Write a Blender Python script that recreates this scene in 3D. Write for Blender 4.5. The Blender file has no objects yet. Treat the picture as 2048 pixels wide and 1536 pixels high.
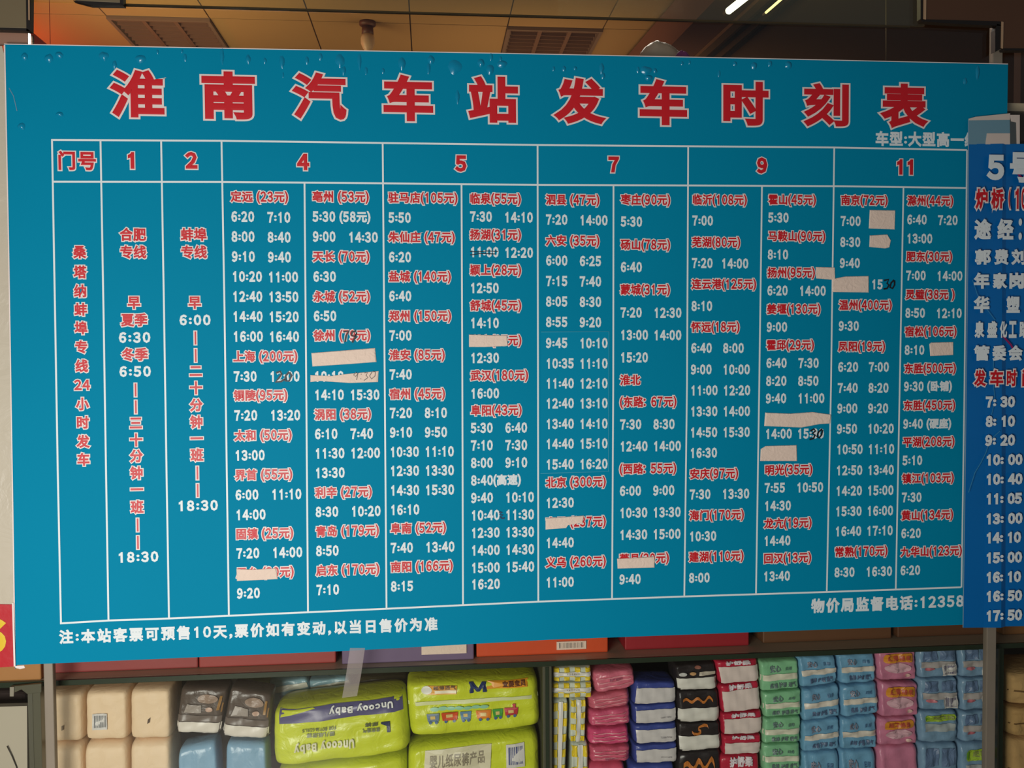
import bpy, math, random
import numpy as np
random.seed(7)
R = math.radians
SC = bpy.context.scene
COL = SC.collection

# ------------------------------------------------------------------ camera, world, lights, exposure
F, YAW, PITCH, ROLL = 1774.0, R(5.2417), R(-1.8910), R(0.4045)
CAMP = np.array([0.0, -2.1, 1.55])

def ray(px, py):
    d = np.array([(px - 1024) / F, 1.0, -(py - 768) / F])
    c, s = math.cos(ROLL), math.sin(ROLL); d = np.array([c*d[0]+s*d[2], d[1], -s*d[0]+c*d[2]])
    c, s = math.cos(PITCH), math.sin(PITCH); d = np.array([d[0], c*d[1]-s*d[2], s*d[1]+c*d[2]])
    c, s = math.cos(YAW), math.sin(YAW); d = np.array([c*d[0]+s*d[1], -s*d[0]+c*d[1], d[2]])
    return d
def at(px, py, Y=0.0):            # point of the upright plane y = Y seen at a measured pixel
    d = ray(px, py); return CAMP + d * ((Y - CAMP[1]) / d[1])
def atz(px, py, Z):               # point of the level plane z = Z
    d = ray(px, py); return CAMP + d * ((Z - CAMP[2]) / d[2])

from mathutils import Matrix, Vector
cam = bpy.data.cameras.new('camera'); camo = bpy.data.objects.new('camera', cam); COL.objects.link(camo)
cam.sensor_width = 36; cam.lens = F / 2048 * 36; cam.clip_start = 0.05; cam.clip_end = 200
fx = ray(1024, 768); rx = ray(2024, 768) - fx; ux = ray(1024, -232) - fx
rx /= np.linalg.norm(rx); ux /= np.linalg.norm(ux); fx /= np.linalg.norm(fx)
camo.matrix_world = Matrix(((rx[0], ux[0], -fx[0], CAMP[0]), (rx[1], ux[1], -fx[1], CAMP[1]), (rx[2], ux[2], -fx[2], CAMP[2]), (0, 0, 0, 1)))
SC.camera = camo

w = bpy.data.worlds.new('world'); SC.world = w; w.use_nodes = True
w.node_tree.nodes['Background'].inputs[0].default_value = (0.80, 0.90, 1.0, 1)
w.node_tree.nodes['Background'].inputs[1].default_value = 0.10

def area(name, loc, aim, size, power, color, sy=None):
    l = bpy.data.lights.new(name, 'AREA'); l.energy = power; l.color = color; l.size = size
    l.shape = 'RECTANGLE'; l.size_y = sy or size
    o = bpy.data.objects.new(name, l); COL.objects.link(o); o.location = loc
    o.rotation_euler = (Vector(aim) - Vector(loc)).to_track_quat('-Z', 'Y').to_euler()
    return o
area('street_daylight', (-0.95, -2.35, 0.95), (-0.62, 0, 1.0), 1.0, 56, (1.0, 0.965, 0.91))
area('shop_light', (-1.6, 3.0, 2.6), (-1.0, 4.2, 3.55), 1.2, 17, (1.0, 0.72, 0.38))  # upward fill added for the shop's unseen warm lighting, left of the ceiling
area('shop_light', (2.0, 4.6, 2.2), (2.1, 5.2, 3.3), 1.0, 4, (1.0, 0.72, 0.5))  # unseen fill added to brighten the soffit
area('shop_light', (0.75, 1.3, 3.1), (0.55, 0.2, 2.2), 0.5, 5, (1.0, 0.9, 0.8))  # unseen fill added to brighten the plastic bag
area('shop_light', (0.6, 3.6, 2.5), (0.8, 4.6, 3.55), 1.2, 10, (1.0, 0.66, 0.36))  # second upward fill added, for the middle of the ceiling
SC.view_settings.view_transform = 'Standard'; SC.view_settings.look = 'None'
SC.view_settings.gamma = 1; SC.view_settings.use_curve_mapping = False
SC.view_settings.exposure = 0.0

# ------------------------------------------------------------------ materials
def lin(c): 
    c = c / 255.0
    return c / 12.92 if c <= 0.04045 else ((c + 0.055) / 1.055) ** 2.4
MATS = {}
def mat(name, rgb, rough=0.5, metal=0.0, spec=0.5, bump=0.0, bscale=40, var=0.0, vscale=3, emit=0.0, trans=0.0, coat=0.0):
    if name in MATS: return MATS[name]
    m = bpy.data.materials.new(name); m.use_nodes = True; nt = m.node_tree; b = nt.nodes['Principled BSDF']
    col = tuple(lin(v) for v in rgb) + (1,)
    b.inputs['Base Color'].default_value = col; b.inputs['Roughness'].default_value = rough
    b.inputs['Metallic'].default_value = metal; b.inputs['Specular IOR Level'].default_value = spec
    b.inputs['Coat Weight'].default_value = coat; b.inputs['Coat Roughness'].default_value = 0.12
    tc = nt.nodes.new('ShaderNodeTexCoord')
    if var:
        n = nt.nodes.new('ShaderNodeTexNoise'); n.inputs['Scale'].default_value = vscale; n.inputs['Detail'].default_value = 5
        r = nt.nodes.new('ShaderNodeMix'); r.data_type = 'RGBA'
        nt.links.new(tc.outputs['Object'], n.inputs['Vector']); nt.links.new(n.outputs['Fac'], r.inputs['Factor'])
        r.inputs['A'].default_value = tuple(v*(1-var) for v in col[:3]) + (1,)
        r.inputs['B'].default_value = tuple(min(1, v*(1+var)) for v in col[:3]) + (1,)
        nt.links.new(r.outputs['Result'], b.inputs['Base Color'])
    if bump:
        n = nt.nodes.new('ShaderNodeTexNoise'); n.inputs['Scale'].default_value = bscale; n.inputs['Detail'].default_value = 4; n.inputs['Distortion'].default_value = 1.6 if bump > .4 else 0.0
        bp = nt.nodes.new('ShaderNodeBump'); bp.inputs['Strength'].default_value = bump; bp.inputs['Distance'].default_value = 0.004
        nt.links.new(tc.outputs['Object'], n.inputs['Vector']); nt.links.new(n.outputs['Fac'], bp.inputs['Height'])
        nt.links.new(bp.outputs['Normal'], b.inputs['Normal'])
    if emit:
        b.inputs['Emission Color'].default_value = col; b.inputs['Emission Strength'].default_value = emit
    if trans:
        t = nt.nodes.new('ShaderNodeBsdfTransparent'); mx = nt.nodes.new('ShaderNodeMixShader'); mx.inputs[0].default_value = trans
        nt.links.new(b.outputs[0], mx.inputs[1]); nt.links.new(t.outputs[0], mx.inputs[2])
        nt.links.new(mx.outputs[0], nt.nodes['Material Output'].inputs[0])
    MATS[name] = m; return m
def glass(name, tint, gl=0.05, haze=0.0):
    m = bpy.data.materials.new(name); m.use_nodes = True; nt = m.node_tree; nt.nodes.remove(nt.nodes['Principled BSDF'])
    t = nt.nodes.new('ShaderNodeBsdfTransparent'); t.inputs[0].default_value = tuple(tint) + (1,)
    g = nt.nodes.new('ShaderNodeBsdfGlossy'); g.inputs['Roughness'].default_value = 0.03; g.inputs[0].default_value = (1, 1, 1, 1)
    mx = nt.nodes.new('ShaderNodeMixShader'); mx.inputs[0].default_value = gl
    nt.links.new(t.outputs[0], mx.inputs[1]); nt.links.new(g.outputs[0], mx.inputs[2]); last = mx
    if haze:  # diffuse colour mixed in to imitate daylight reflected off the pane
        d = nt.nodes.new('ShaderNodeBsdfDiffuse'); d.inputs[0].default_value = (0.75, 0.72, 0.66, 1)
        m2 = nt.nodes.new('ShaderNodeMixShader'); m2.inputs[0].default_value = haze
        nt.links.new(mx.outputs[0], m2.inputs[1]); nt.links.new(d.outputs[0], m2.inputs[2]); last = m2
    nt.links.new(last.outputs[0], nt.nodes['Material Output'].inputs[0]); MATS[name] = m; return m

M_SIGN = mat('sign_blue', (0, 134, 170), 0.65, spec=0.06, var=0.05, vscale=2.0, coat=0.0)
M_WHITE = mat('print_white', (226, 233, 234), 0.5)
M_RED = mat('print_red', (205, 22, 34), 0.45)
M_PINKW = mat('print_outline', (236, 222, 216), 0.5)
M_PAPER = mat('paper', (238, 214, 196), 0.8, bump=0.5, bscale=60, var=0.05, vscale=30)
M_INK = mat('marker_ink', (18, 22, 30), 0.5)
M_PENCIL = mat('pen_ink', (120, 110, 104), 0.6)

# ------------------------------------------------------------------ object helpers
def tag(o, label=None, cat=None, group=None, kind=None):
    if label: o['label'] = label
    if cat: o['category'] = cat
    if group: o['group'] = group
    if kind: o['kind'] = kind
    return o
def empty(name, loc, label=None, cat=None, group=None, kind=None):
    o = bpy.data.objects.new(name, None); COL.objects.link(o); o.location = tuple(float(v) for v in loc); o.empty_display_size = 0.05
    return tag(o, label, cat, group, kind)
def mesh(name, verts, faces, mats, parent=None, midx=None, smooth=False):
    me = bpy.data.meshes.new(name); v = np.asarray(verts, float).reshape(-1, 3)
    if parent is not None:
        v = v - np.array(wloc(parent))
    me.from_pydata(v.tolist(), [], [list(map(int, f)) for f in faces])
    for m in (mats if isinstance(mats, (list, tuple)) else [mats]): me.materials.append(m)
    if midx is not None: me.polygons.foreach_set('material_index', np.asarray(midx, np.int32))
    if smooth: me.polygons.foreach_set('use_smooth', np.ones(len(me.polygons), bool))
    me.update()
    o = bpy.data.objects.new(name, me); COL.objects.link(o)
    if parent is not None: o.parent = parent
    return o
def wloc(o):
    p = np.array(o.location)
    while o.parent is not None: o = o.parent; p = p + np.array(o.location)
    return p
def own_origin(o):                # move a top-level mesh's origin to its base centre
    me = o.data; v = np.empty(len(me.vertices)*3); me.vertices.foreach_get('co', v); v = v.reshape(-1, 3)
    c = np.array([(v[:,0].min()+v[:,0].max())/2, (v[:,1].min()+v[:,1].max())/2, v[:,2].min()])
    me.vertices.foreach_set('co', (v-c).ravel()); me.update(); o.location = tuple(c); return o
BOXF = [(0,1,3,2),(4,6,7,5),(0,4,5,1),(2,3,7,6),(0,2,6,4),(1,5,7,3)]
def boxv(x0, x1, y0, y1, z0, z1):
    return [(x, y, z) for x in (x0, x1) for y in (y0, y1) for z in (z0, z1)]
def bevel(o, wd, seg=2):
    if wd:
        m = o.modifiers.new('bevel', 'BEVEL'); m.width = wd; m.segments = seg; m.limit_method = 'ANGLE'
    return o
def box(name, x0, x1, y0, y1, z0, z1, m, parent=None, bv=0.0):
    return bevel(mesh(name, boxv(x0, x1, y0, y1, z0, z1), BOXF, m, parent), bv)
def slab(name, pts, y0, y1, m, parent=None, bv=0.0):      # polygon in an upright plane (x, z), given thickness
    n = len(pts); v = [(p[0], y0, p[2]) for p in pts] + [(p[0], y1, p[2]) for p in pts]
    f = [list(range(n)), list(range(2*n-1, n-1, -1))] + [(i, i+n, (i+1) % n + n, (i+1) % n) for i in range(n)]
    return bevel(mesh(name, v, f, m, parent), bv)
def hslab(name, pts, z0, z1, m, parent=None, bv=0.0):
    n = len(pts); v = [(p[0], p[1], z0) for p in pts] + [(p[0], p[1], z1) for p in pts]
    f = [list(range(n)), list(range(2*n-1, n-1, -1))] + [(i, i+n, (i+1) % n + n, (i+1) % n) for i in range(n)]
    return bevel(mesh(name, v, f, m, parent), bv)
def tube(name, pts, r, m, parent=None, seg=10, caps=True):
    pts = [np.array(p, float) for p in pts]; rs = r if isinstance(r, (list, tuple)) else [r]*len(pts)
    V = []; Fc = []
    for i, p in enumerate(pts):
        d = pts[min(i+1, len(pts)-1)] - pts[max(i-1, 0)]; d /= np.linalg.norm(d)
        u = np.cross(d, (0, 0, 1)); 
        if np.linalg.norm(u) < 1e-3: u = np.cross(d, (0, 1, 0))
        u /= np.linalg.norm(u); v = np.cross(d, u)
        for k in range(seg):
            a = 2*math.pi*k/seg; V.append(p + rs[i]*(math.cos(a)*u + math.sin(a)*v))
    for i in range(len(pts)-1):
        for k in range(seg): Fc.append((i*seg+k, i*seg+(k+1) % seg, (i+1)*seg+(k+1) % seg, (i+1)*seg+k))
    if caps: Fc += [list(range(seg))[::-1], list(range((len(pts)-1)*seg, len(pts)*seg))]
    return mesh(name, V, Fc, m, parent, smooth=True)

# ------------------------------------------------------------------ lettering
GL = {}
def glyph(ch, wt, res=2):
    k = (ch, round(wt, 4), res)
    if k in GL: return GL[k]
    if ch == '1':
        cu = bpy.data.curves.new('t', 'CURVE'); cu.dimensions = '2D'
        pts = [(.44, 0), (.53, 0), (.53, .735), (.46, .735), (.42, .66), (.30, .61), (.30, .54), (.44, .58)]
        sp_ = cu.splines.new('POLY'); sp_.points.add(len(pts)-1); sp_.use_cyclic_u = True
        for p_, q_ in zip(sp_.points, pts): p_.co = (q_[0], q_[1], 0, 1)
    else:
        cu = bpy.data.curves.new('t', 'FONT'); cu.body = chr(ord(ch)+0xfee0) if ch.isalnum() and ord(ch) < 128 else ch; cu.resolution_u = res
    cu.fill_mode = 'BOTH'; cu.bevel_depth = wt; cu.bevel_resolution = 0
    o = bpy.data.objects.new('t', cu); COL.objects.link(o)
    dg = bpy.context.evaluated_depsgraph_get()
    me = bpy.data.meshes.new_from_object(o.evaluated_get(dg))
    v = np.empty(len(me.vertices)*3); me.vertices.foreach_get('co', v); v = v.reshape(-1, 3)
    fs = [list(p.vertices) for p in me.polygons]
    fs = [f for f in fs if v[f, 2].min() > -1e-5]
    used = sorted({i for f in fs for i in f}); mp = {j: i for i, j in enumerate(used)}
    v = v[used]; fs = [[mp[i] for i in f] for f in fs]
    if wt > 0: v[:, 2] = v[:, 2] / wt
    bpy.data.objects.remove(o); bpy.data.curves.remove(cu); bpy.data.meshes.remove(me)
    GL[k] = (v, fs); return GL[k]
def cjk(c): return ord(c) > 0x2e80
ADV = {':': .47, '(': .47, ')': .47, ' ': .55, ',': .5, '：': 1.1}
def adv(c): return ADV.get(c, 1.63 if cjk(c) else 1.0)
def bbox(ch): 
    v, _ = glyph(ch, 0.0); return v[:, 0].min(), v[:, 0].max(), v[:, 1].min(), v[:, 1].max()
DIG = [.80, 1.62]
def run(text, a, wt, hs=1.0, spacing=0.0):
    """flat glyph run, origin at left/centre line; a = digit advance; returns verts (x, y, layer), faces"""
    V = []; Fc = []; x = 0.0; n = 0
    for c in text:
        A = adv(c)
        if c != ' ':
            g, fs = glyph(c, wt); x0, x1, y0, y1 = bbox(c)
            if cjk(c): s = 1.56; sx = s*a; sy = s*a*hs*1.06; cx = 0.5; cy = .38
            elif c in '()': sx = 1.5*a; sy = 1.9*a*hs; cx = (x0+x1)/2; cy = .235+.05
            elif c in ':': sx = 1.7*a; sy = 1.45*a*hs; cx = (x0+x1)/2; cy = .3
            elif c == ',': sx = sy = 1.7*a; cx = (x0+x1)/2; cy = .36
            else: sx = (DIG[0]*a)/.54 if c.isdigit() else (.86*a)/.68; sy = DIG[1]*a*hs; cx = .50 if not c == '1' else .46; cy = .368
            q = g.copy(); q[:, 0] = (q[:, 0]-cx)*sx + x + A*a/2; q[:, 1] = (q[:, 1]-cy)*sy
            V.append(q); Fc += [[i+n for i in f] for f in fs]; n += len(q)
        x += A*a + spacing
    return (np.vstack(V) if V else np.zeros((0, 3))), Fc, x - spacing
def put(name, parent, text, p0, a, color, wt, Y, hs=1.0, outline=0.0, omat=None, width=None, label=None):
    """write text starting at world point p0 (left, centre height) on the plane y = Y, optional outline below it"""
    parts = []; mi = []; n = 0; V = []; Fc = []
    sp = 0.0
    if width is not None:
        _, _, W = run(text, a, wt, hs); sp = (width - W)/max(1, len(text)-1)
    layers = ([(wt+outline, 1, 0.0004)] if outline else []) + [(wt, 0, 0.0009 if outline else 0.0005)]
    for ww, k, dy in layers:
        g, fs, _ = run(text, a, ww, hs, sp)
        V.append(np.column_stack([p0[0]+g[:, 0], np.full(len(g), Y-dy) - g[:, 2]*0.0002, p0[2]+g[:, 1]]))
        Fc += [[i+n for i in f] for f in fs]; mi += [k]*len(fs); n += len(g)
    o = mesh(name, np.vstack(V), Fc, [color, omat or M_PINKW], parent, mi)
    if label: o['label'] = label
    return o
def fitted(name, parent, ch, box_px, Y, color, wt, dy, m_=None):
    """one big character fitted to a measured box"""
    a = at(box_px[0], (box_px[1]+box_px[3])/2, Y); b = at(box_px[2], (box_px[1]+box_px[3])/2, Y)
    c = at((box_px[0]+box_px[2])/2, box_px[1], Y); d = at((box_px[0]+box_px[2])/2, box_px[3], Y)
    x0, x1, y0, y1 = bbox(ch); g, fs = glyph(ch, wt, 4)
    X = (a[0]+b[0])/2 + (g[:, 0]-(x0+x1)/2)/(x1-x0)*(b[0]-a[0])
    Z = (c[2]+d[2])/2 + (g[:, 1]-(y0+y1)/2)/(y1-y0)*(c[2]-d[2])
    return mesh(name, np.column_stack([X, Y-dy-g[:, 2]*.0002, Z]), fs, color, parent)
def stroke(name, parent, pxs, wpx, Y, m, label=None):
    """hand drawn pen stroke as a flat ribbon on the plane; pxs = list of polylines"""
    V = []; Fc = []; n = 0
    for pl in pxs:
        P = [at(x, y, Y) for x, y in pl]; wd = wpx/845.0/2
        for i, p in enumerate(P):
            d = P[min(i+1, len(P)-1)] - P[max(i-1, 0)]; d = d/np.linalg.norm(d); nrm = np.array([-d[2], 0, d[0]])
            V += [p + nrm*wd, p - nrm*wd]
            if i: Fc.append((n+2*i-2, n+2*i-1, n+2*i+1, n+2*i))
        n += 2*len(P)
    V = np.array(V); V[:, 1] = Y
    o = mesh(name, V, Fc, m, parent)
    if label: o['label'] = label
    return o

# ------------------------------------------------------------------ the shop: room, ceiling, glass front
M_WALL = mat('shop_wall', (120, 104, 84), 0.8, var=0.08)
M_FLOOR = mat('floor_tile', (120, 112, 100), 0.4, var=0.1)
M_TILE = mat('ceiling_tile', (160, 128, 82), 0.8, var=0.06, vscale=2)
M_GRID = mat('ceiling_grid', (74, 52, 30), 0.7)
M_LOUV = mat('louvre', (120, 98, 84), 0.5, var=0.05)
M_LOUVD = mat('louvre_dark', (112, 82, 66), 0.6)
CZ = 3.58
box('floor', -5, 5, -6, 9, -0.1, 0, M_FLOOR)['kind'] = 'structure'
box('wall_back', -5, 5, 8.9, 9, 0, CZ+.2, M_WALL)['kind'] = 'structure'
box('wall_left', -5, -4.9, 0, 8.9, 0, CZ+.2, M_WALL)['kind'] = 'structure'
box('wall_right', 4.9, 5, 0, 8.9, 0, CZ+.2, M_WALL)['kind'] = 'structure'
ceil = box('ceiling', -4.9, 4.9, 0.1, 8.9, CZ+0.012, CZ+0.1, M_GRID); ceil['kind'] = 'structure'
# tile joints measured: x = 820 px at the top is a joint; one tile = 0.6 m
xj = atz(820, 40, CZ)[0]; ts = 0.598; yj = atz(700, 44, CZ)[1]
tile_me = None
for i in range(-7, 6):
    for j in range(-4, 4):
        x = xj + i*ts; y = yj + j*ts
        if i == -3 and j == 0 or i == 1 and j == 0: continue      # the louvre lamps sit here
        if x+ts > 4.9 or x < -4.9: continue
        if tile_me is None:
            t = box('ceiling_tile', 0.004, ts-0.004, 0.004, ts-0.004, 0, 0.012, M_TILE); tile_me = t.data; bevel(t, 0.003, 1)
        else:
            t = bpy.data.objects.new('ceiling_tile', tile_me); COL.objects.link(t)
        t.location = (x, y, CZ); t.parent = ceil

def louvre(x, y, label):
    r = empty('louvre_lamp', (x, y, CZ-0.02), label, 'ceiling light', None)
    box('frame', x, x+ts, y, y+.02, CZ-.02, CZ+.012, M_LOUV, r); box('frame', x, x+ts, y+ts-.02, y+ts, CZ-.02, CZ+.012, M_LOUV, r)
    box('frame', x, x+.02, y+.02, y+ts-.02, CZ-.02, CZ+.012, M_LOUV, r); box('frame', x+ts-.02, x+ts, y+.02, y+ts-.02, CZ-.02, CZ+.012, M_LOUV, r)
    box('reflector', x+.02, x+ts-.02, y+.02, y+ts-.02, CZ+.006, CZ+.012, M_LOUV, r)
    for k in range(3):
        x0 = x+.02+(ts-.04)*(k+.06)/3; x1 = x+.02+(ts-.04)*(k+.94)/3
        for q in range(9):
            yy = y+.03+(ts-.07)*q/8
            box('louvre_blade', x0, x1, yy, yy+.006, CZ-.018, CZ+.004, M_LOUVD, r)
        if k: box('rail', x+.02+(ts-.04)*k/3-.012, x+.02+(ts-.04)*k/3+.012, y+.02, y+ts-.02, CZ-.02, CZ+.004, M_LOUVD, r)
for i, lb in ((-3, 'unlit square louvre light set in the ceiling at the upper left'), (1, 'unlit square louvre light in the ceiling right of the hanging bulb')):
    louvre(xj+i*ts, yj, lb)

# bulb under the ceiling
pb = atz(735, 44, CZ)
r = empty('ceiling_bulb', (pb[0], pb[1], CZ-0.2), 'white bulb in a brown holder hanging from the ceiling', 'light bulb')
def lathe(name, prof, c, m, parent, seg=20):
    V = [(c[0]+rr*math.cos(2*math.pi*k/seg), c[1]+rr*math.sin(2*math.pi*k/seg), c[2]+z) for rr, z in prof for k in range(seg)]
    Fc = [(i*seg+k, i*seg+(k+1) % seg, (i+1)*seg+(k+1) % seg, (i+1)*seg+k) for i in range(len(prof)-1) for k in range(seg)]
    return mesh(name, V, Fc, m, parent, smooth=True)
lathe('ceiling_rose', [(0, 0), (.05, 0), (.05, -.02), (.036, -.028), (0.0, -.028)], (pb[0], pb[1], CZ), mat('brown_plastic', (84, 46, 30), .5), r)
lathe('holder', [(0, -.028), (.034, -.028), (.036, -.075), (.0, -.075)], (pb[0], pb[1], CZ), MATS['brown_plastic'], r)
lathe('bulb', [(0, -.075), (.034, -.075), (.042, -.10), (.042, -.13), (.03, -.16), (.014, -.18), (.012, -.205), (0, -.206)], (pb[0], pb[1], CZ), mat('bulb_white', (205, 180, 150), .35), r)

# soffit running into the shop at the upper right, with its trunking
M_SOF = mat('soffit', (128, 98, 70), 0.8, var=0.08, vscale=2)
M_DUCT = mat('trunking_face', (120, 80, 66), 0.7, var=0.05)
M_DARK = mat('dark_metal', (38, 28, 22), 0.5, var=0.05)
SZ = 3.30
a0 = atz(1530, -10, SZ); a1 = atz(1390, 118, SZ); d = a1 - a0
b0 = a0 - d*1.2; b1 = a1 + d*2.6
hslab('trim_1', [(b0[0], b0[1]), (b1[0], b1[1]), (4.85, b1[1]), (4.85, b0[1])], SZ, CZ, M_SOF)['kind'] = 'structure'
nrm = np.array([-d[1], d[0], 0]); nrm /= np.linalg.norm(nrm)
if nrm[0] > 0: nrm = -nrm
def along(name, off0, off1, z0, z1, m, label=None, cat=None):
    p = [b0+nrm*off0, b1+nrm*off0, b1+nrm*off1, b0+nrm*off1]
    o = hslab(name, [(q[0], q[1]) for q in p], z0, z1, m); own_origin(o)
    if label: tag(o, label, cat)
    return o
along('trunking', 0.003, 0.20, SZ+.02, CZ-.03, M_DUCT, 'brown boxed trunking running along the soffit', 'trunking')
for k, o_ in enumerate((-0.05, -0.14)):
    p = [b0+nrm*o_, b1+nrm*o_, b1+nrm*(o_-.03), b0+nrm*(o_-.03)]
    o = hslab('trim_%d' % (k+2), [(q[0], q[1]) for q in p], SZ-.015, SZ, M_DARK); o['kind'] = 'structure'

# fluorescent tubes
M_TUBE = mat('tube_lit', (255, 252, 240), .5, emit=9)
M_TUBEY = mat('tube_lit_yellow', (255, 236, 170), .5, emit=2.2)
def lamp_tube(p0, p1, rr, m, label, nm='tube_lamp'):
    p0 = np.array(p0); p1 = np.array(p1)
    r = empty(nm, p0, label, 'tube light')
    tube('glass_tube', [p0, p1], rr, m, r, 14)
    d = (p1-p0)/np.linalg.norm(p1-p0)
    tube('end_cap', [p0-d*.03, p0], rr*1.05, M_LOUV, r, 12); tube('end_cap', [p1, p1+d*.03], rr*1.05, M_LOUV, r, 12)
    return r
lamp_tube(atz(1457, 22, 3.2), atz(1525, -32, 3.2), .016, M_TUBE, 'thick glowing white tube light at the upper edge')
lamp_tube(atz(1532, 25, 3.2), atz(1595, -30, 3.2), .006, M_TUBEY, 'thin yellowish tube light right of the thick white one')
ul = lamp_tube(at(56.5, 68, 1.2), at(60, 240, 1.2), .0075, M_TUBE, 'upright white tube light peeping over the left corner of the blue sign')

_q = at(60, 240, 1.2); tube('pole', [(_q[0], _q[1]+.02, 0), (_q[0], _q[1]+.02, _q[2]+.3)], .012, M_LOUV, ul)
# red glow on the left: an added red point lamp, its source unseen
pr = at(88, 130, 0.9)
rl = bpy.data.lights.new('red_led', 'POINT'); rl.energy = 26; rl.color = (1, .08, .03); rl.shadow_soft_size = .1
ro = bpy.data.objects.new('red_led', rl); COL.objects.link(ro); _p = atz(20, 70, CZ); ro.location = (_p[0]-.25, _p[1]-.1, 3.15)
M_REDB = mat('red_board', (170, 52, 30), .6, var=.05)
pA, pB = at(64, 60, 2.6), at(100, 100, 2.6)
hb = empty('hanging_banner', at(95, 125, 2.6), 'red slanting banner edge beside the upright tube light', 'banner')
slab('cloth', [at(62, 62, 2.6), at(96, 90, 2.6), at(130, 125, 2.6), at(60, 125, 2.6)], 2.6, 2.61, M_REDB, hb)
for _x in (66, 100):
    q_ = at(_x, 100, 2.6); tube('cord', [(q_[0], 2.605, q_[2]), (q_[0], 2.605, CZ)], .0015, M_REDB, hb, 6)

# glass front
G_MAIN = glass('shop_glass', (0.97, 0.975, 0.955), 0.03, 0.0)
G_TOP = glass('transom_glass', (0.92, 0.94, 0.74), 0.04, 0.025)
GY0, GY1 = 0.003, 0.011
ed = [at(62, 3, .007), at(245, 12, .007), at(1024, 31, .007), at(1820, 40, .007), at(2003, 47, .007)]
zt = [p[2] for p in ed]; ZT = at(1024, 31, .007)[2]
x_l = at(97, 1400, .007)[0]; x_r = at(1984, 1400, .007)[0]
box('window_1', x_l+.002, x_r-.002, GY0, GY1, 0.02, ZT-.003, G_MAIN)['kind'] = 'structure'
box('window_2', at(50, 30, .02)[0], at(1842, 20, .02)[0], GY0, GY1, ZT+.001, 3.4, G_TOP)['kind'] = 'structure'
M_EDGE = mat('glass_edge', (60, 48, 26), .3)
box('trim_4', at(246, 12, .0)[0], at(1822, 40, .0)[0], GY0, GY1, ZT-.003, ZT+.001, M_EDGE)['kind'] = 'structure'
box('window_3', x_l-1.2, x_l-.004, GY0, GY1, 0.02, ZT-.003, G_MAIN)['kind'] = 'structure'
box('window_4', x_r+.012, x_r+1.2, GY0, GY1, 0.02, ZT-.003, G_MAIN)['kind'] = 'structure'
M_STRIP = mat('silver_strip', (146, 134, 118), .45, metal=.1, var=.08, vscale=12, trans=.12)
box('trim_5', at(87, 1400)[0], at(106, 1400)[0], 0.0028, 0.020, 0.02, at(90, 1200)[2], M_STRIP, bv=.002)['kind'] = 'structure'
box('trim_6', at(1974, 1400)[0], at(1993, 1400)[0], 0.0028, 0.020, 0.02, at(1984, 50)[2], M_STRIP, bv=.002)['kind'] = 'structure'

# clamps holding the panes at the top corners
M_PLATE = mat('clamp_plate', (112, 98, 72), .55, var=.06, vscale=8)
M_PLATER = mat('clamp_plate_dark', (84, 54, 34), .6, var=.10, vscale=6)
M_BLACK = mat('black_gap', (26, 18, 12), .5)
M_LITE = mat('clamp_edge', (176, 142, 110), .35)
def clamp(label, poly, m, edges, lite):
    P = [at(x, y, -.012) for x, y in poly]; r = empty('glass_clamp', (P[0][0], 0, min(p[2] for p in P)), label, 'glass clamp')
    slab('plate', P, -.012, .002, m, r, .0015)
    for e in edges:
        q = [at(x, y, -.014) for x, y in e]; slab('gasket', q, -.0145, .002, M_BLACK, r)
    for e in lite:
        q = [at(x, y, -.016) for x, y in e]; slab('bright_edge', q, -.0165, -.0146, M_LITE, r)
clamp('grey brown clamp plate in the upper left corner above the white sheet', [(-120, -60), (53, -60), (53, 57), (-120, 52)], M_PLATE,
      [[(51, -60), (62, -60), (61, 62), (53, 62)], [(-120, 53), (53, 57), (61, 62), (-120, 56)]], [[(56, -60), (59, -60), (59.5, 40), (57, 40)]])
clamp('short dark-edged clamp plate at the top edge right of the corner plate', [(150, -40), (243, -40), (243, 6), (150, 2)], M_PLATE,
      [[(240, -40), (247, -40), (247, 12), (240, 6)], [(146, 1), (175, 3), (241, 6), (247, 11), (180, 10)]], [])
clamp('brown stepped clamp plate in the upper right corner', [(1850, -60), (2180, -60), (2180, 101), (2008, 98), (2006, 44), (1850, 40)], M_PLATER,
      [[(1841, -60), (1848, -60), (1848, 40), (1841, 38)], [(1841, 38), (1848, 39), (2000, 43), (2003, 52), (1900, 47), (1843, 43)], [(1994, 48), (2003, 50), (2001, 98), (1990, 104), (1990, 60)], [(2006, 97), (2180, 98), (2180, 102), (2008, 101)]],
      [[(1848, -60), (1853, -60), (1852, 39), (1847, 38)], [(2003, 43), (2007, 44), (2006, 97), (2002, 96)]])
# thin cable behind the right part of the transom
tube('hanging_cable', [at(1772, -60, .25), at(1772, 60, .25), at(1772, 230, .25)], .0012, mat('cable', (120, 96, 60), .6))
tag(COL.objects['hanging_cable'], 'thin pale cable hanging straight down behind the glass at upper right', 'cable')
# brown curtain wall seen right of the blue sign
box('wall_side', at(2020, 300, .35)[0]+.03, at(2020, 300, .35)[0]+1.4, .35, .38, 1.0, 3.2, mat('side_panel', (92, 62, 40), .8, var=.12, vscale=3))['kind'] = 'structure'

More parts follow.
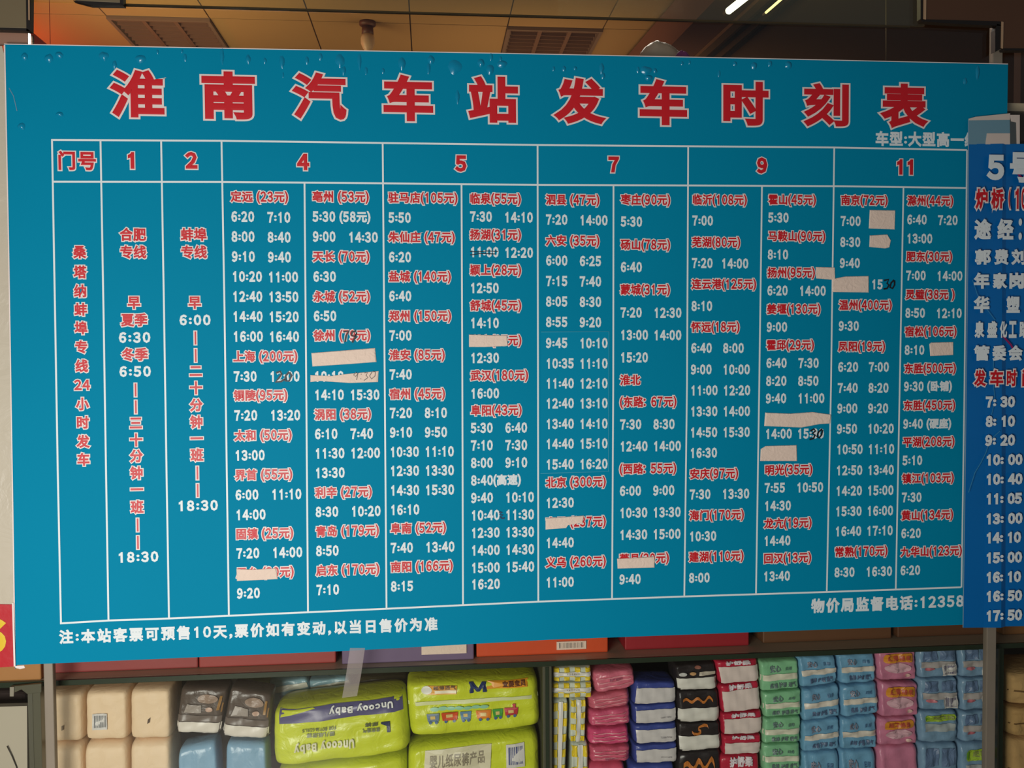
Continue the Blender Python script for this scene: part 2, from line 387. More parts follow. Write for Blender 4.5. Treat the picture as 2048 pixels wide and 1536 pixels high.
# ------------------------------------------------------------------ the big blue sign
sp = at(1024, 1300)
sign = empty('timetable_sign', (sp[0], 0, sp[2]), 'large blue bus timetable sign with red title and white grid stuck on the glass', 'sign')
top = [(8, 88), (500, 97.5), (1024, 107), (1520, 117), (2016, 128)]
bot = [(1990, 1247), (1925, 1249.5), (1560, 1262.5), (1100, 1279.5), (700, 1301.5), (500, 1310), (34, 1330), (30, 1338)]
right = [(2012, 400), (2003, 800)]
outline_px = top + right + bot + [(25, 1000), (17, 500)]
slab('panel', [at(x, y) for x, y in outline_px], 0.0, 0.0025, M_SIGN, sign)
# pale rim of the film at the left and top
stroke('film_edge', sign, [[(8, 88), (500, 97.5), (1024, 107), (1520, 117), (2016, 128)]], 1.6, -.0006, M_PINKW)
stroke('film_edge', sign, [[(9, 90), (17, 500), (25, 1000), (30, 1330)]], 2.6, -.0006, M_PINKW)

# grid lines
for pl in ([(102.5, 280), (442, 281.5), (765, 286), (1075, 290), (1376, 292.5), (1668, 295), (1934, 300)],
           [(106, 363.4), (440, 363.8), (770, 366.7), (1086, 370), (1390, 371), (1685, 372.5), (1933, 376)],
           [(120, 1246.8), (218, 1241), (338, 1237), (458, 1231.5), (773, 1217.5), (1076, 1203.3), (1369, 1193), (1653, 1184), (1922, 1174.5)]):
    stroke('grid_line', sign, [pl], 3.6, -.0005, M_WHITE)
GV = [[(104, 279), (110, 620), (115.5, 940), (121.9, 1247)], [(201, 282), (207, 620), (212, 940), (217, 1241)], [(322.3, 282), (328, 620), (333, 940), (338, 1237)],
      [(443, 281), (449, 620), (453.5, 940), (457.8, 1232)], [(609, 365), (612.5, 770), (616, 1225)], [(765.3, 285), (769.5, 770), (773, 1217)],
      [(923, 368), (924.7, 770), (926, 1210)], [(1075.2, 290), (1076, 770), (1076.6, 1203)], [(1227, 370), (1226.5, 770), (1224, 1198)],
      [(1376.4, 292), (1374, 770), (1368.6, 1193)], [(1524, 371), (1518.5, 770), (1512, 1188)], [(1668.5, 295), (1662, 770), (1653.5, 1184)],
      [(1807, 373), (1799.5, 770), (1791.5, 1179)], [(1934, 300), (1929, 770), (1923, 1175)]]
for pl in GV: stroke('grid_line', sign, [pl], 3.4, -.0006, M_WHITE)

# title
TB = [('淮', 221, 140, 329, 236), ('南', 404, 143, 510, 239), ('汽', 585, 145, 693, 240), ('车', 767, 150, 866, 243), ('站', 937, 153, 1036, 246),
      ('发', 1109, 156, 1209, 248), ('车', 1279, 159, 1374, 251), ('时', 1446, 163, 1537, 252), ('刻', 1607, 166, 1698, 254), ('表', 1762, 167, 1854, 256)]
for ch, x0, y0, x1, y1 in TB:
    tw = .033 if ch in '淮汽刻' else .040
    o = fitted('title_character', sign, ch, (x0+4, y0+4, x1-4, y1-4), 0, M_RED, tw, .0010)
    e = empty_parent = None
    q = fitted('character_outline', sign, ch, (x0+4, y0+4, x1-4, y1-4), 0, M_PINKW, tw+.036, .0005)
    q.parent = o

def text_at(name, s, x, y, hpx, color, wt, outl=0, om=None, x1=None, Y=0.0, par=None, hs=1.0):
    """hpx = digit advance in pixels at that place, x1 = measured right end"""
    p = at(x, y, Y); sc = at(x+100, y, Y)[0]-p[0]
    wd = (at(x1, y, Y)[0]-p[0]) if x1 else None
    return put(name, par or sign, s, p, hpx*sc/100, color, wt, Y, hs, outl, om, wd)

# header row
text_at('column_number', '门号', 114, 321, 24, M_RED, .035, .06, x1=194)
for s, x, y in (('1', 264, 321), ('2', 383, 321), ('4', 606, 324), ('5', 922, 327), ('7', 1227, 329), ('9', 1524, 331)):
    k = 25 - (x-264)*.0024
    text_at('column_number', s, x-k/2, y, k, M_RED, .055, .055)
text_at('column_number', '11', 1810-20, 334, 21, M_RED, .06, .055)
# vertical columns
def vcol(items, xa, ya, xb, yb, ap):
    for s, y in items:
        x = xa + (xb-xa)*(y-ya)/(yb-ya)
        if s == '|':
            o = stroke('dash', sign, [[(x, y-15), (x+.4, y+15)]], 7.5, -.0004, M_PINKW); stroke('dash_core', sign, [[(x, y-13), (x+.4, y+13)]], 3.0, -.0009, M_RED).parent = o
        else:
            red = not (':' in s)
            W = sum(adv(c) for c in s)*ap*(1 if len(s) < 3 else 1.13)
            text_at('route_text', s, x-W/2, y, ap*(1.0 if red else 1.0), M_RED if red else M_WHITE, .035 if red else .05, .075 if red else 0, x1=x+W/2 if len(s) > 1 else None)
vcol([('桑', 504), ('塔', 544), ('纳', 582), ('蚌', 619), ('埠', 656), ('专', 694), ('线', 732), ('24', 770), ('小', 808), ('时', 845), ('发', 883), ('车', 919)], 159.5, 504, 167, 919, 16.3)
vcol([('合肥', 469), ('专线', 504), ('早', 605), ('夏季', 640), ('6:30', 675), ('冬季', 709), ('6:50', 743), ('|', 780), ('|', 814), ('三', 846), ('十', 880), ('分', 912), ('钟', 946), ('一', 979), ('班', 1014), ('|', 1050), ('|', 1085), ('18:30', 1115)], 266, 469, 276, 1115, 16.4)
vcol([('蚌埠', 469), ('专线', 504), ('早', 605), ('6:00', 640), ('|', 676), ('|', 711), ('二', 742), ('十', 776), ('分', 810), ('钟', 844), ('一', 877), ('班', 910), ('|', 946), ('|', 981), ('18:30', 1012)], 387.5, 469, 395.5, 1012, 16.2)

# table body.  '#' = destination heading, '~' = second departure
C = {
 'a': (461, 393, 473, 1187, 13.75, '393#定远 (23元)|433 6:20~7:10|473 8:00~8:40|513 9:10~9:40|553 10:20~11:00|593 12:40~13:50|633 14:40~15:20|673 16:00~16:40|713#上海 (200元)|753 7:30~12:00|791#铜陵(95元)|831 7:20~13:20|871#太和 (50元)|911 13:00|950#界首 (55元)|990 6:00~11:10|1030 14:00|1068#固镇 (25元)|1107 7:20~14:00|1146#凤台 (20元)|1187 9:20'),
 'b': (624, 393, 632, 1180, 13.55, '393#亳州 (53元)|433 5:30 (58元)|473 9:00~14:30|513#天长 (70元)|553 6:30|593#永城 (52元)|632 6:50|671#徐州 (79元)|753 10:10|790 14:10~15:30|829#涡阳 (38元)|868 6:10~7:40|907 11:30~12:00|946 13:30|985#利辛 (27元)|1024 8:30~10:20|1063#青岛 (179元)|1102 8:50|1141#启东 (170元)|1180 7:10'),
 'c': (776, 395, 781, 1173, 13.3, '395#驻马店(105元)|435 5:50|474#朱仙庄 (47元)|514 6:20|553#盐城 (140元)|592 6:40|632#郑州 (150元)|671 7:00|710#淮安 (85元)|749 7:40|788#宿州 (45元)|826 7:20~8:10|865 9:10~9:50|904 10:30~11:10|942 12:30~13:30|981 14:30~15:30|1020 16:10|1057#阜南 (52元)|1096 7:40~13:40|1134#南阳 (166元)|1173 8:15'),
 'd': (939, 397, 942, 1169, 13.1, '397#临泉(55元)|433 7:30~14:10|469#扬湖(31元)|504 11:00~12:20|540#颖上(28元)|576 12:50|611#舒城(45元)|646 14:10|681#利辛(27元)|716 12:30|751#武汉(180元)|787 16:00|821#阜阳(43元)|856 5:30~6:40|891 7:10~7:30|926 8:00~9:10|961 8:40(高速)|996 9:40~10:10|1031 10:40~11:30|1066 12:30~13:30|1101 14:00~14:30|1136 15:00~15:40|1169 16:20'),
 'e': (1091, 399, 1091, 1165, 12.85, '399#泗县 (47元)|439 7:20~14:00|481#六安 (35元)|521 6:00~6:25|562 7:15~7:40|603 8:05~8:30|644 8:55~9:20|686 9:45~10:10|727 10:35~11:10|767 11:40~12:10|807 12:40~13:10|848 13:40~14:10|888 14:40~15:10|929 15:40~16:20|965#北京 (300元)|1006 12:30|1045#南昌 (237元)|1086 14:40|1125#义乌 (260元)|1165 11:00'),
 'f': (1241, 399, 1238, 1159, 12.7, '399#枣庄(90元)|443 5:30|489#砀山(78元)|534 6:40|579#蒙城(31元)|625 7:20~12:30|670 13:00~14:00|715 15:20|760#淮北|804#(东路：67元)|849 7:30~8:30|893 12:40~14:00|938#(西路：55元)|982 6:00~9:00|1026 10:30~13:30|1070 14:30~15:00|1118#萧县(30元)|1159 9:40'),
 'g': (1384, 399, 1377, 1156, 12.4, '399#临沂(108元)|441 7:00|484#芜湖(80元)|526 7:20~14:00|568#连云港(125元)|612 8:10|654#怀远(18元)|696 6:40~8:00|739 9:00~10:00|781 11:00~12:20|823 13:30~14:00|865 14:50~15:30|906 16:30|948#安庆(97元)|989 7:30~13:30|1031#海门(170元)|1073 10:30|1114#建湖(110元)|1156 8:00'),
 'h': (1536, 399, 1526, 1153, 12.2, '399#霍山(45元)|435 5:30|472#马鞍山(90元)|509 8:10|545#扬州(95元)|581 6:20~14:00|618#姜堰(130元)|654 9:00|690#霍邱(29元)|726 6:40~7:30|762 8:20~8:50|797 9:40~11:00|868 14:00~15:30|940#明光(35元)|976 7:55~10:50|1012 14:30|1047#龙亢(19元)|1082 14:40|1117#回汉(13元)|1153 13:40'),
 'i': (1681, 400, 1668, 1145, 12.0, '400#南京(72元)|442 7:00|484 8:30|526 9:40|568      ~15|610#温州(400元)|652 9:30|693#凤阳(19元)|734 6:20~7:00|776 7:40~8:20|817 9:00~9:20|858 9:50~10:20|899 10:50~11:10|941 12:50~13:40|982 14:20~15:00|1023 15:30~16:00|1063 16:40~17:10|1104#常熟(170元)|1145 8:30~16:30'),
 'j': (1814, 401, 1800, 1141, 11.75, '401#滁州(44元)|439 6:40~7:20|477 13:00|513#肥东(30元)|551 7:00~14:00|589#灵璧(38元 )|626 8:50~12:10|663#宿松(106元)|700 8:10|737#东胜(500元)|773 9:30 (卧铺)|811#东胜(450元)|848 9:40 (硬座)|884#平湖(208元)|921 5:10|957#镇江(103元)|995 7:30|1031#黄山(134元)|1067 6:20|1104#九华山(123元)|1141 6:20'),
}
DIG[:] = [.745, 1.90]
for k, (xa, ya, xb, yb, a, body) in C.items():
    for it in body.split('|'):
        n = 4 if it[:4].isdigit() else 3
        y = float(it[:n]); s = it[n+1:]; head = it[n] == '#'
        x = xa + (xb-xa)*(y-ya)/(yb-ya)
        Y = -.0012 if (k == 'e' and 670 < y < 940) else 0.0
        if head:
            text_at('destination_text', s, x, y, a, M_RED, .034, .080, Y=Y)
        else:
            ps = s.split('~')
            off = 5.25*a
            if k == 'g' and y == 526: off = 59
            if k == 'g' and y in (696, 739): off = 64
            if k == 'i' and y in (734, 776, 817, 858): off = 61.5
            if k == 'i' and y == 568: off = 64
            if ps[0].strip(): text_at('departure_time', ps[0], x, y, a, M_WHITE, .052, Y=Y)
            if len(ps) > 1: text_at('departure_time', ps[1], x+off, y-.030*off*(y-700)/480 + .004*off, a, M_WHITE, .052, Y=Y)
            
DIG[:] = [.80, 1.62]
# subtitle and foot notes
text_at('note_text', '车型:大型高一级', 1750, 277, 17.0, M_WHITE, .045, x1=1956)
text_at('note_text', '注:本站客票可预售10天,票价如有变动,以当日售价为准', 118, 1274, 17.8, M_WHITE, .045, x1=876)
text_at('note_text', '物价局监督电话:12358', 1622, 1212, 17.0, M_WHITE, .045, x1=1928)

# correction sticker in the column of gate 7, with raised edge
M_STK = mat('sticker_blue', (4, 138, 175), .65, spec=.06, var=.04)
slab('correction_sticker', [at(1082, 664), at(1218, 663), at(1217, 943), at(1081, 947)], -.0010, -.0001, M_STK, sign)['label'] = 'slightly paler blue rectangular sticker with times'
stroke('sticker_edge', sign, [[(1082, 664), (1218, 663), (1217, 943), (1081, 947)]], 1.2, -.0013, mat('sticker_rim', (70, 165, 190), .4))

# paper strips glued over entries
PP = [[(623, 706), (750, 696), (753, 724), (700, 728), (625, 733)], [(621, 750), (660, 752), (700, 747), (757, 742), (756, 764), (700, 766), (640, 762), (621, 764)],
      [(473, 1137), (505, 1139), (552, 1136), (556, 1158), (474, 1162)], [(938, 669), (1014, 671), (1016, 692), (970, 694), (938, 694)],
      [(1631, 534), (1669, 535), (1670, 560), (1632, 557)], [(1664, 558), (1690, 553), (1737, 552), (1737, 585), (1664, 584)],
      [(1739, 420), (1790, 421), (1789, 459), (1737, 457)], [(1739, 471), (1774, 469), (1781, 481), (1778, 495), (1770, 497), (1738, 494)],
      [(1858, 688), (1862, 685), (1906, 684), (1906, 710), (1860, 712)], [(1530, 825), (1580, 827), (1625, 824), (1662, 829), (1660, 847), (1640, 848), (1603, 855), (1528, 852)],
      [(1521, 898), (1531, 892), (1593, 890), (1594, 922), (1520, 922)], [(1091, 1036), (1168, 1031), (1165, 1045), (1136, 1050), (1132, 1056), (1091, 1059)],
      [(1234, 1117), (1309, 1113), (1309, 1135), (1235, 1137)]]
PL = ['white paper strip folded over the entry below the city Xuzhou', 'torn white paper strip with pencilled time', None, None, None, None, None, 'small white paper patch with rounded right end', None, 'long torn white paper strip', None, 'ragged white paper patch', None]
for P, lb in zip(PP, PL):
    V = []; q = [at(x, y) for x, y in P]; c = sum(q)/len(q); n = len(q)
    V = [(p[0], -.0012, p[2]) for p in q] + [(p[0]*.96+c[0]*.04, -.0024-random.random()*.001, p[2]*.93+c[2]*.07) for p in q] + [(c[0], -.0028, c[2])]
    Fc = [(i, (i+1) % n, n+(i+1) % n, n+i) for i in range(n)] + [(n+i, n+(i+1) % n, 2*n) for i in range(n)]
    o = mesh('paper_patch', V, Fc, M_PAPER, sign, smooth=False)
    if lb: o['label'] = lb
# handwriting
stroke('handwriting', sign, [[(687, 664), (698, 662), (692, 672), (690, 684)], [(712, 662), (704, 664), (703, 671), (709, 673), (713, 665), (711, 675), (704, 685)]], 3.6, -.0016, M_INK, 'black handwritten 79 in the price')
stroke('handwriting', sign, [[(552, 746), (560, 743), (563, 748), (557, 757), (551, 764), (562, 763), (570, 758)], [(578, 744), (571, 752), (571, 762), (578, 762), (583, 751), (579, 745)]], 3.6, -.0016, M_INK, 'black handwritten correction over a time')
stroke('handwriting', sign, [[(1621, 862), (1628, 858), (1631, 862), (1625, 867), (1630, 870), (1627, 877), (1619, 879)], [(1644, 858), (1637, 864), (1634, 873), (1638, 876), (1643, 870), (1645, 860)]], 3.6, -.0016, M_INK)
stroke('handwriting', sign, [[(1768, 561), (1777, 559), (1774, 567), (1778, 570), (1774, 577), (1767, 578)], [(1788, 560), (1782, 566), (1780, 575), (1785, 577), (1789, 570), (1789, 561)]], 3.6, -.0016, M_INK)
stroke('handwriting', sign, [[(712, 745), (707, 750), (711, 753), (716, 746), (713, 760)], [(722, 748), (723, 749)], [(721, 757), (722, 758)], [(729, 746), (735, 745), (732, 751), (736, 755), (728, 761)], [(744, 744), (739, 752), (743, 758), (750, 752), (751, 744), (745, 743)]], 1.6, -.0032, M_PENCIL, 'pencilled 9:30')
stroke('handwriting', sign, [[(940, 503), (955, 504), (975, 502), (996, 503)], [(940, 510), (962, 507), (990, 508)]], 1.6, -.0016, M_INK, 'pen line striking out a time')
stroke('handwriting', sign, [[(998, 1024), (1004, 1025), (999, 1029), (1006, 1030), (1000, 1034), (1004, 1037), (1009, 1036)]], 3.0, -.0016, mat('blue_ink', (10, 44, 84), .5))

# air bubbles trapped under the film (domes of the same film)
BUB = [(49, 114, 14, 16), (98, 117, 18, 18), (118, 110, 16, 14), (208, 113, 20, 18), (281, 118, 24, 18), (229, 130, 10, 16), (315, 104, 5, 9), (364, 103, 5, 8), (370, 116, 7, 16), (444, 113, 8, 34), (496, 119, 11, 18),
       (530, 122, 7, 12), (564, 124, 11, 26), (566, 150, 4, 12), (614, 121, 8, 16), (641, 114, 8, 14), (680, 122, 20, 26), (687, 142, 10, 18), (719, 124, 8, 34), (732, 142, 6, 16), (766, 142, 6, 12), (804, 128, 16, 28), (862, 120, 14, 18), (857, 138, 8, 24), (909, 134, 28, 30),
       (915, 195, 9, 30), (962, 126, 14, 16), (980, 140, 16, 20), (1004, 128, 20, 16), (982, 114, 7, 16), (1001, 118, 6, 10), (119, 229, 16, 10), (43, 253, 16, 14), (1107, 138, 6, 10), (1128, 138, 8, 12), (1150, 137, 8, 9), (1203, 138, 10, 22), (1206, 152, 8, 14), (1292, 142, 24, 18),
       (1297, 156, 16, 12), (1276, 140, 6, 14), (1310, 142, 9, 10), (1364, 127, 5, 9), (1379, 125, 5, 8), (1438, 148, 6, 14), (1470, 128, 8, 10), (1508, 132, 12, 16), (1540, 128, 9, 12), (1577, 130, 14, 16), (1955, 146, 9, 30), (1930, 163, 8, 14)]
for x, y, bw, bh in BUB:
    c = at(x, y); ex = at(x+bw/2, y)[0]-c[0]; ez = c[2]-at(x, y+bh/2)[2]; V = []; Fc = []
    N, K = 14, 4; jit = [1+random.uniform(-.12, .12) for _ in range(N)]; tap = 0.0 if bh < 18 else .35
    for j in range(K):
        t = 1 - j/K
        for i in range(N):
            an = 2*math.pi*i/N; s_ = math.sin(an); wx = 1 - tap*(s_ < 0)*(-s_)
            V.append((c[0]+ex*t*math.cos(an)*jit[i]*wx, -.0004-.0042*min(1, bw/14)*(1-t*t), c[2]+ez*t*s_*jit[i]))
    V.append((c[0], -.0046*min(1, bw/14), c[2]))
    for j in range(K-1):
        Fc += [(j*N+i, j*N+(i+1) % N, (j+1)*N+(i+1) % N, (j+1)*N+i) for i in range(N)]
    Fc += [((K-1)*N+i, (K-1)*N+(i+1) % N, K*N) for i in range(N)]
    mesh('air_bubble', V, Fc, mat('sign_film_bubble', (0, 134, 172), .22, spec=.6, var=.05, vscale=2), sign, smooth=True)
# faint scuffs
stroke('scuff', sign, [[(18, 176), (27, 192), (34, 222)]], 1.5, -.0006, mat('scuff', (96, 140, 165), .5))

# ------------------------------------------------------------------ second blue sheet on the right
M_B2 = mat('sheet_blue', (0, 104, 176), .34, spec=.5, var=.10, vscale=4)
M_B2W = mat('sheet_margin', (112, 150, 166), .5)
Y2 = -.006
s0 = at(2030, 1255, Y2)
sheet = empty('timetable_sheet', (s0[0], Y2, s0[2]), 'dark blue hanging sheet with white times overlapping the right end of the big sign', 'sign')
cols = [(1937, 1926, 0), (1975, 1965, -.004), (2003, 1997, -.010), (2012, 2010, -.001), (2034, 2034, -.003), (2060, 2064, -.006), (2180, 2190, -.002)]
V = []; rows = 9
for j in range(rows):
    t = j/(rows-1)
    for xa, xb, dy in cols:
        x = xa+(xb-xa)*t; yy = 288 + t*(1255-288) - (x-1937)*.035*t
        p = at(x, yy, Y2); V.append((p[0], Y2+dy*(0.3+t*.7)-.0005, p[2]))
NC = len(cols); nb = len(V)
Fc = [(j*NC+i, j*NC+i+1, (j+1)*NC+i+1, (j+1)*NC+i) for j in range(rows-1) for i in range(NC-1)]
o = mesh('sheet', V, Fc, M_B2, sheet); m_ = o.modifiers.new('solid', 'SOLIDIFY'); m_.thickness = .0006; m_.offset = 1
def P2(x, y, dy): p = at(x, y, Y2+dy); return p
slab('upper_margin', [P2(1937, 240, 0), P2(2019, 238, 0), P2(2020, 289, 0), P2(1937, 289, 0)], Y2-.001, Y2-.0002, M_B2W, sheet)
slab('upper_margin', [P2(2020, 240, 0), P2(2032, 240, 0), P2(2033, 290, 0), P2(2020, 290, 0)], Y2, Y2+.001, mat('margin_shadow', (78, 84, 84), .6), sheet)  # darker grey band where the margin is folded
M_TAPE = mat('white_tape', (214, 198, 186), .6, var=.05, vscale=20)
slab('tape', [P2(1936, 238, 0), P2(1950, 234, 0), P2(2019, 227, 0), P2(2019, 240, 0), P2(1937, 241, 0)], Y2-.002, Y2-.0011, M_TAPE, sheet)
slab('tape', [P2(1973, 267, 0), P2(2019, 267, 0), P2(2019, 289, 0), P2(1970, 289, 0)], Y2-.002, Y2-.0011, M_TAPE, sheet)
slab('tape', [P2(2019, 230, 0), P2(2039, 230, 0), P2(2039, 290, 0), P2(2033, 290, 0), P2(2032, 245, 0), P2(2022, 243, 0)], Y2-.001, Y2-.0002, M_TAPE, sheet)
stroke('sheet_rim', sheet, [[(1937, 240), (1936, 500), (1931, 900), (1926, 1255)]], 1.8, Y2-.0012, mat('rim_pale', (130, 165, 190), .5))
Y3 = Y2-.0115
def t2(s, x, y, ap, red=False, x1=None, hs=1.0):
    Yc = Y3
    return text_at('sheet_text', s, x, y, ap, M_RED if red else M_WHITE, .07 if not red else .035, .08 if red else 0, Y=Yc, par=sheet, x1=x1, hs=hs)
fitted('sheet_text', sheet, '5', (1977, 313, 2005, 357), Y3, M_WHITE, .06, .0006)
fitted('sheet_text', sheet, '号', (2022, 308, 2060, 362), Y3, M_WHITE, .055, .0006)
def frow(chars, y0, y1, red=False):
    for c, x0, x1 in chars:
        o = fitted('sheet_text', sheet, c, (x0+2, y0+2, x1-2, y1-2), Y3, M_RED if red else M_WHITE, .04 if red else .05, .0010)
        if red: fitted('text_outline', sheet, c, (x0+2, y0+2, x1-2, y1-2), Y3, M_PINKW, .12, .0004).parent = o
frow([('炉', 1950, 1976), ('桥', 1981, 2008), ('(', 2015, 2022), ('1', 2029, 2038), ('0', 2041, 2053), ('元', 2056, 2084), (')', 2087, 2094)], 377, 418, True)
frow([('途', 1948, 1982), ('经', 1994, 2027), ('：', 2036, 2044)], 438, 479)
COL.objects  # keep order
frow([('郭', 1949, 1982), ('费', 1988, 2017), ('刘', 2022, 2053)], 498, 530)
frow([('年', 1947, 1979), ('家', 1985, 2014), ('岗', 2018, 2048)], 545, 578)
frow([('华', 1947, 1979), ('塑', 2012, 2040)], 592, 626)
frow([('泉', 1948, 1969), ('盛', 1973, 1995), ('化', 1998, 2015), ('工', 2016, 2034), ('路', 2037, 2056)], 642, 676)
frow([('管', 1947, 1979), ('委', 1984, 2012), ('会', 2016, 2045)], 690, 722)
frow([('发', 1947, 1972), ('车', 1979, 2007), ('时', 2012, 2034), ('间', 2043, 2068)], 739, 773, True)
for s, y, xa, xb in (('7: 30', 804, 1971, 2030), ('8: 10', 843, 1971, 2030), ('9: 20', 881, 1970, 2030), ('10: 00', 920, 1971, 2045), ('10: 40', 959, 1971, 2045), ('11: 05', 998, 1971, 2044), ('13: 00', 1038, 1971, 2045),
                 ('14: 10', 1076, 1971, 2042), ('15: 00', 1116, 1971, 2044), ('16: 10', 1155, 1971, 2042), ('16: 50', 1193, 1971, 2044), ('17: 50', 1232, 1971, 2044)):
    t2(s, xa, y, 14.6, x1=xb, hs=1.02)
M_SCR = mat('scratch', (60, 140, 185), .35)
stroke('crease', sheet, [[(1937, 985), (1950, 945), (1962, 925), (1972, 905), (1980, 880), (2000, 862)]], 1.6, Y3, M_SCR)
stroke('crease', sheet, [[(1945, 560), (1955, 590), (1975, 620), (1990, 640)], [(1983, 830), (1990, 800), (1986, 760), (1988, 700)]], 1.4, Y3, M_SCR)
stroke('red_mark', sheet, [[(2036, 348), (2048, 360), (2060, 364)], [(2006, 672), (2022, 690), (2028, 702)]], 4, Y3-.0002, mat('pink_mark', (150, 24, 90), .5))

# ------------------------------------------------------------------ left margin: white film and red poster
M_FILM = mat('white_film', (196, 186, 166), .3, bump=.5, bscale=14, var=.05, vscale=6)
o = slab('plastic_sheet', [at(-160, 84, -.001), at(4, 92, -.001), at(8, 108, -.001), at(16, 500, -.001), at(24, 1000, -.001), at(27, 1212, -.001), at(-160, 1212, -.001)], -.001, .001, M_FILM)
tag(own_origin(o), 'off-white plastic sheet on the glass left of the blue sign', 'plastic sheet')
rp0 = at(-60, 1335, -.003)
rp = empty('red_poster', rp0, 'red poster with a yellow numeral at the lower left corner of the blue sign', 'poster')
slab('sheet', [at(-160, 1206, -.003), at(24, 1209, -.003), at(28, 1333, -.003), at(-160, 1345, -.003)], -.003, -.002, mat('poster_red', (188, 28, 40), .35, bump=.3, bscale=20, var=.08), rp)
fitted('numeral', rp, '6', (-46, 1240, 7, 1304), -.003, mat('poster_yellow', (226, 190, 20), .45), .05, .0006)
slab('white_rim', [at(24, 1206, -.003), at(27.5, 1206, -.003), at(31, 1333, -.003), at(27.5, 1333, -.003)], -.0032, -.002, M_PINKW, rp)
slab('torn_tape', [at(30, 1332, -.004), at(48, 1331, -.004), at(50, 1336, -.004), at(40, 1338, -.004), at(31, 1336, -.004)], -.004, -.003, M_PINKW, sign)
slab('plastic_film', [at(-160, 60, .02), at(58, 64, .02), at(58, 93, .02), at(-160, 92, .02)], .013, .016, mat('pink_film', (170, 128, 112), .4, bump=.4, bscale=10, var=.1))
tag(own_origin(COL.objects['plastic_film']), 'dull pink film above the off-white sheet in the upper left corner', 'plastic sheet')

# ------------------------------------------------------------------ cabinet behind the glass
M_SHELF = mat('shelf_top', (206, 184, 156), .45, var=.1, vscale=8)
M_CAB = mat('cabinet_back', (70, 60, 48), .7, var=.1)
M_FR = mat('cabinet_frame', (92, 90, 74), .35, metal=.2, var=.08)
M_GE = mat('shelf_glass_edge', (44, 54, 40), .25)
CY = .06
zs = (at(102, 1371, CY)[2] + at(700, 1349, CY)[2] + at(1560, 1305, CY)[2] + at(1976, 1288, CY)[2]) / 4
SH = zs - .006; STOP = zs + .006
LZ = min(at(20, 1542, .2)[2], at(2040, 1542, .2)[2]) - .012
xa, xb = at(84, 1450, CY)[0], at(2000, 1450, CY)[0]
cab = empty('display_cabinet', ((xa+xb)/2, .3, 0), 'display cabinet with glass shelf and dividers behind the shop window', 'cabinet')
box('shelf', xa-.9, xb+.9, CY+.008, .55, SH, STOP, M_SHELF, cab, 0)
box('shelf_edge', xa-.9, xb+.9, CY, CY+.008, SH-.001, STOP, M_GE, cab, .001)
box('lower_shelf', xa-.9, xb+.9, CY, .55, LZ-.012, LZ, M_SHELF, cab)
box('back_panel', xa-.9, xb+.9, .55, .56, 0.02, STOP+.35, M_CAB, cab)
box('top_board', xa, xb+.9, .05, .55, 2.16, 2.18, M_SHELF, cab)
box('upper_back', xa, xb+.9, .55, .56, STOP+.35, 2.16, M_CAB, cab)
box('plinth', xa-.9, xb+.9, .08, .54, 0.0, .08, M_CAB, cab)
def divider(pxl, pxr, nm='glass_divider', m=None, z1=None, y1=.5):
    a_, b_ = at(pxl, 1450, CY)[0], at(pxr, 1450, CY)[0]
    box(nm, a_, b_, CY+.001, y1, LZ, z1 or SH-.001, m or M_FR, cab, .001)
divider(1086, 1104); 
box('divider_core', at(1091, 1450, CY-.001)[0], at(1098, 1450, CY-.001)[0], CY-.002, CY+.0005, LZ, SH-.002, M_GE, cab)
divider(56, 66, 'side_frame', mat('frame_shadow', (86, 84, 70), .4)); divider(66, 82, 'side_frame', M_FR, None, .088)  # first strip slightly darker grey than the one beside it
divider(1996, 1999, 'side_frame', M_FR, None, .088); divider(1999, 2007, 'side_frame', M_GE, None, .088)
box('upright_post', xb+.03, xb+.05, .48, .54, STOP, 2.16, M_CAB, cab)

# cartons on the shelf
CART = [('dull red long carton, leftmost on the glass shelf', 104, 396, 1347, 1337, (150, 60, 58), 0.10), ('dull red carton between the leftmost carton and the purple box', 398, 672, 1338, 1325, (158, 58, 52), .10),
        ('purple grey box with a white label on the shelf', 684, 948, 1331, 1318, (112, 92, 124), .09), ('bright orange flat box with a barcode label on the shelf', 953, 1216, 1315, 1305, (214, 78, 28), .09),
        ('dark red flat box right of the orange box', 1250, 1498, 1302, 1291, (160, 30, 40), .09), ('brown carton right of the dark red box', 1526, 1783, 1288, 1277, (112, 74, 46), .10),
        ('brown carton at the right end of the shelf', 1795, 1968, 1277, 1268, (104, 66, 40), .10), ('tan carton on the shelf beyond the right-hand strip', 2006, 2190, 1272, 1262, (136, 92, 52), .10),
        ('orange brown carton on the shelf below the red poster', -120, 82, 1366, 1362, (178, 122, 66), .12)]
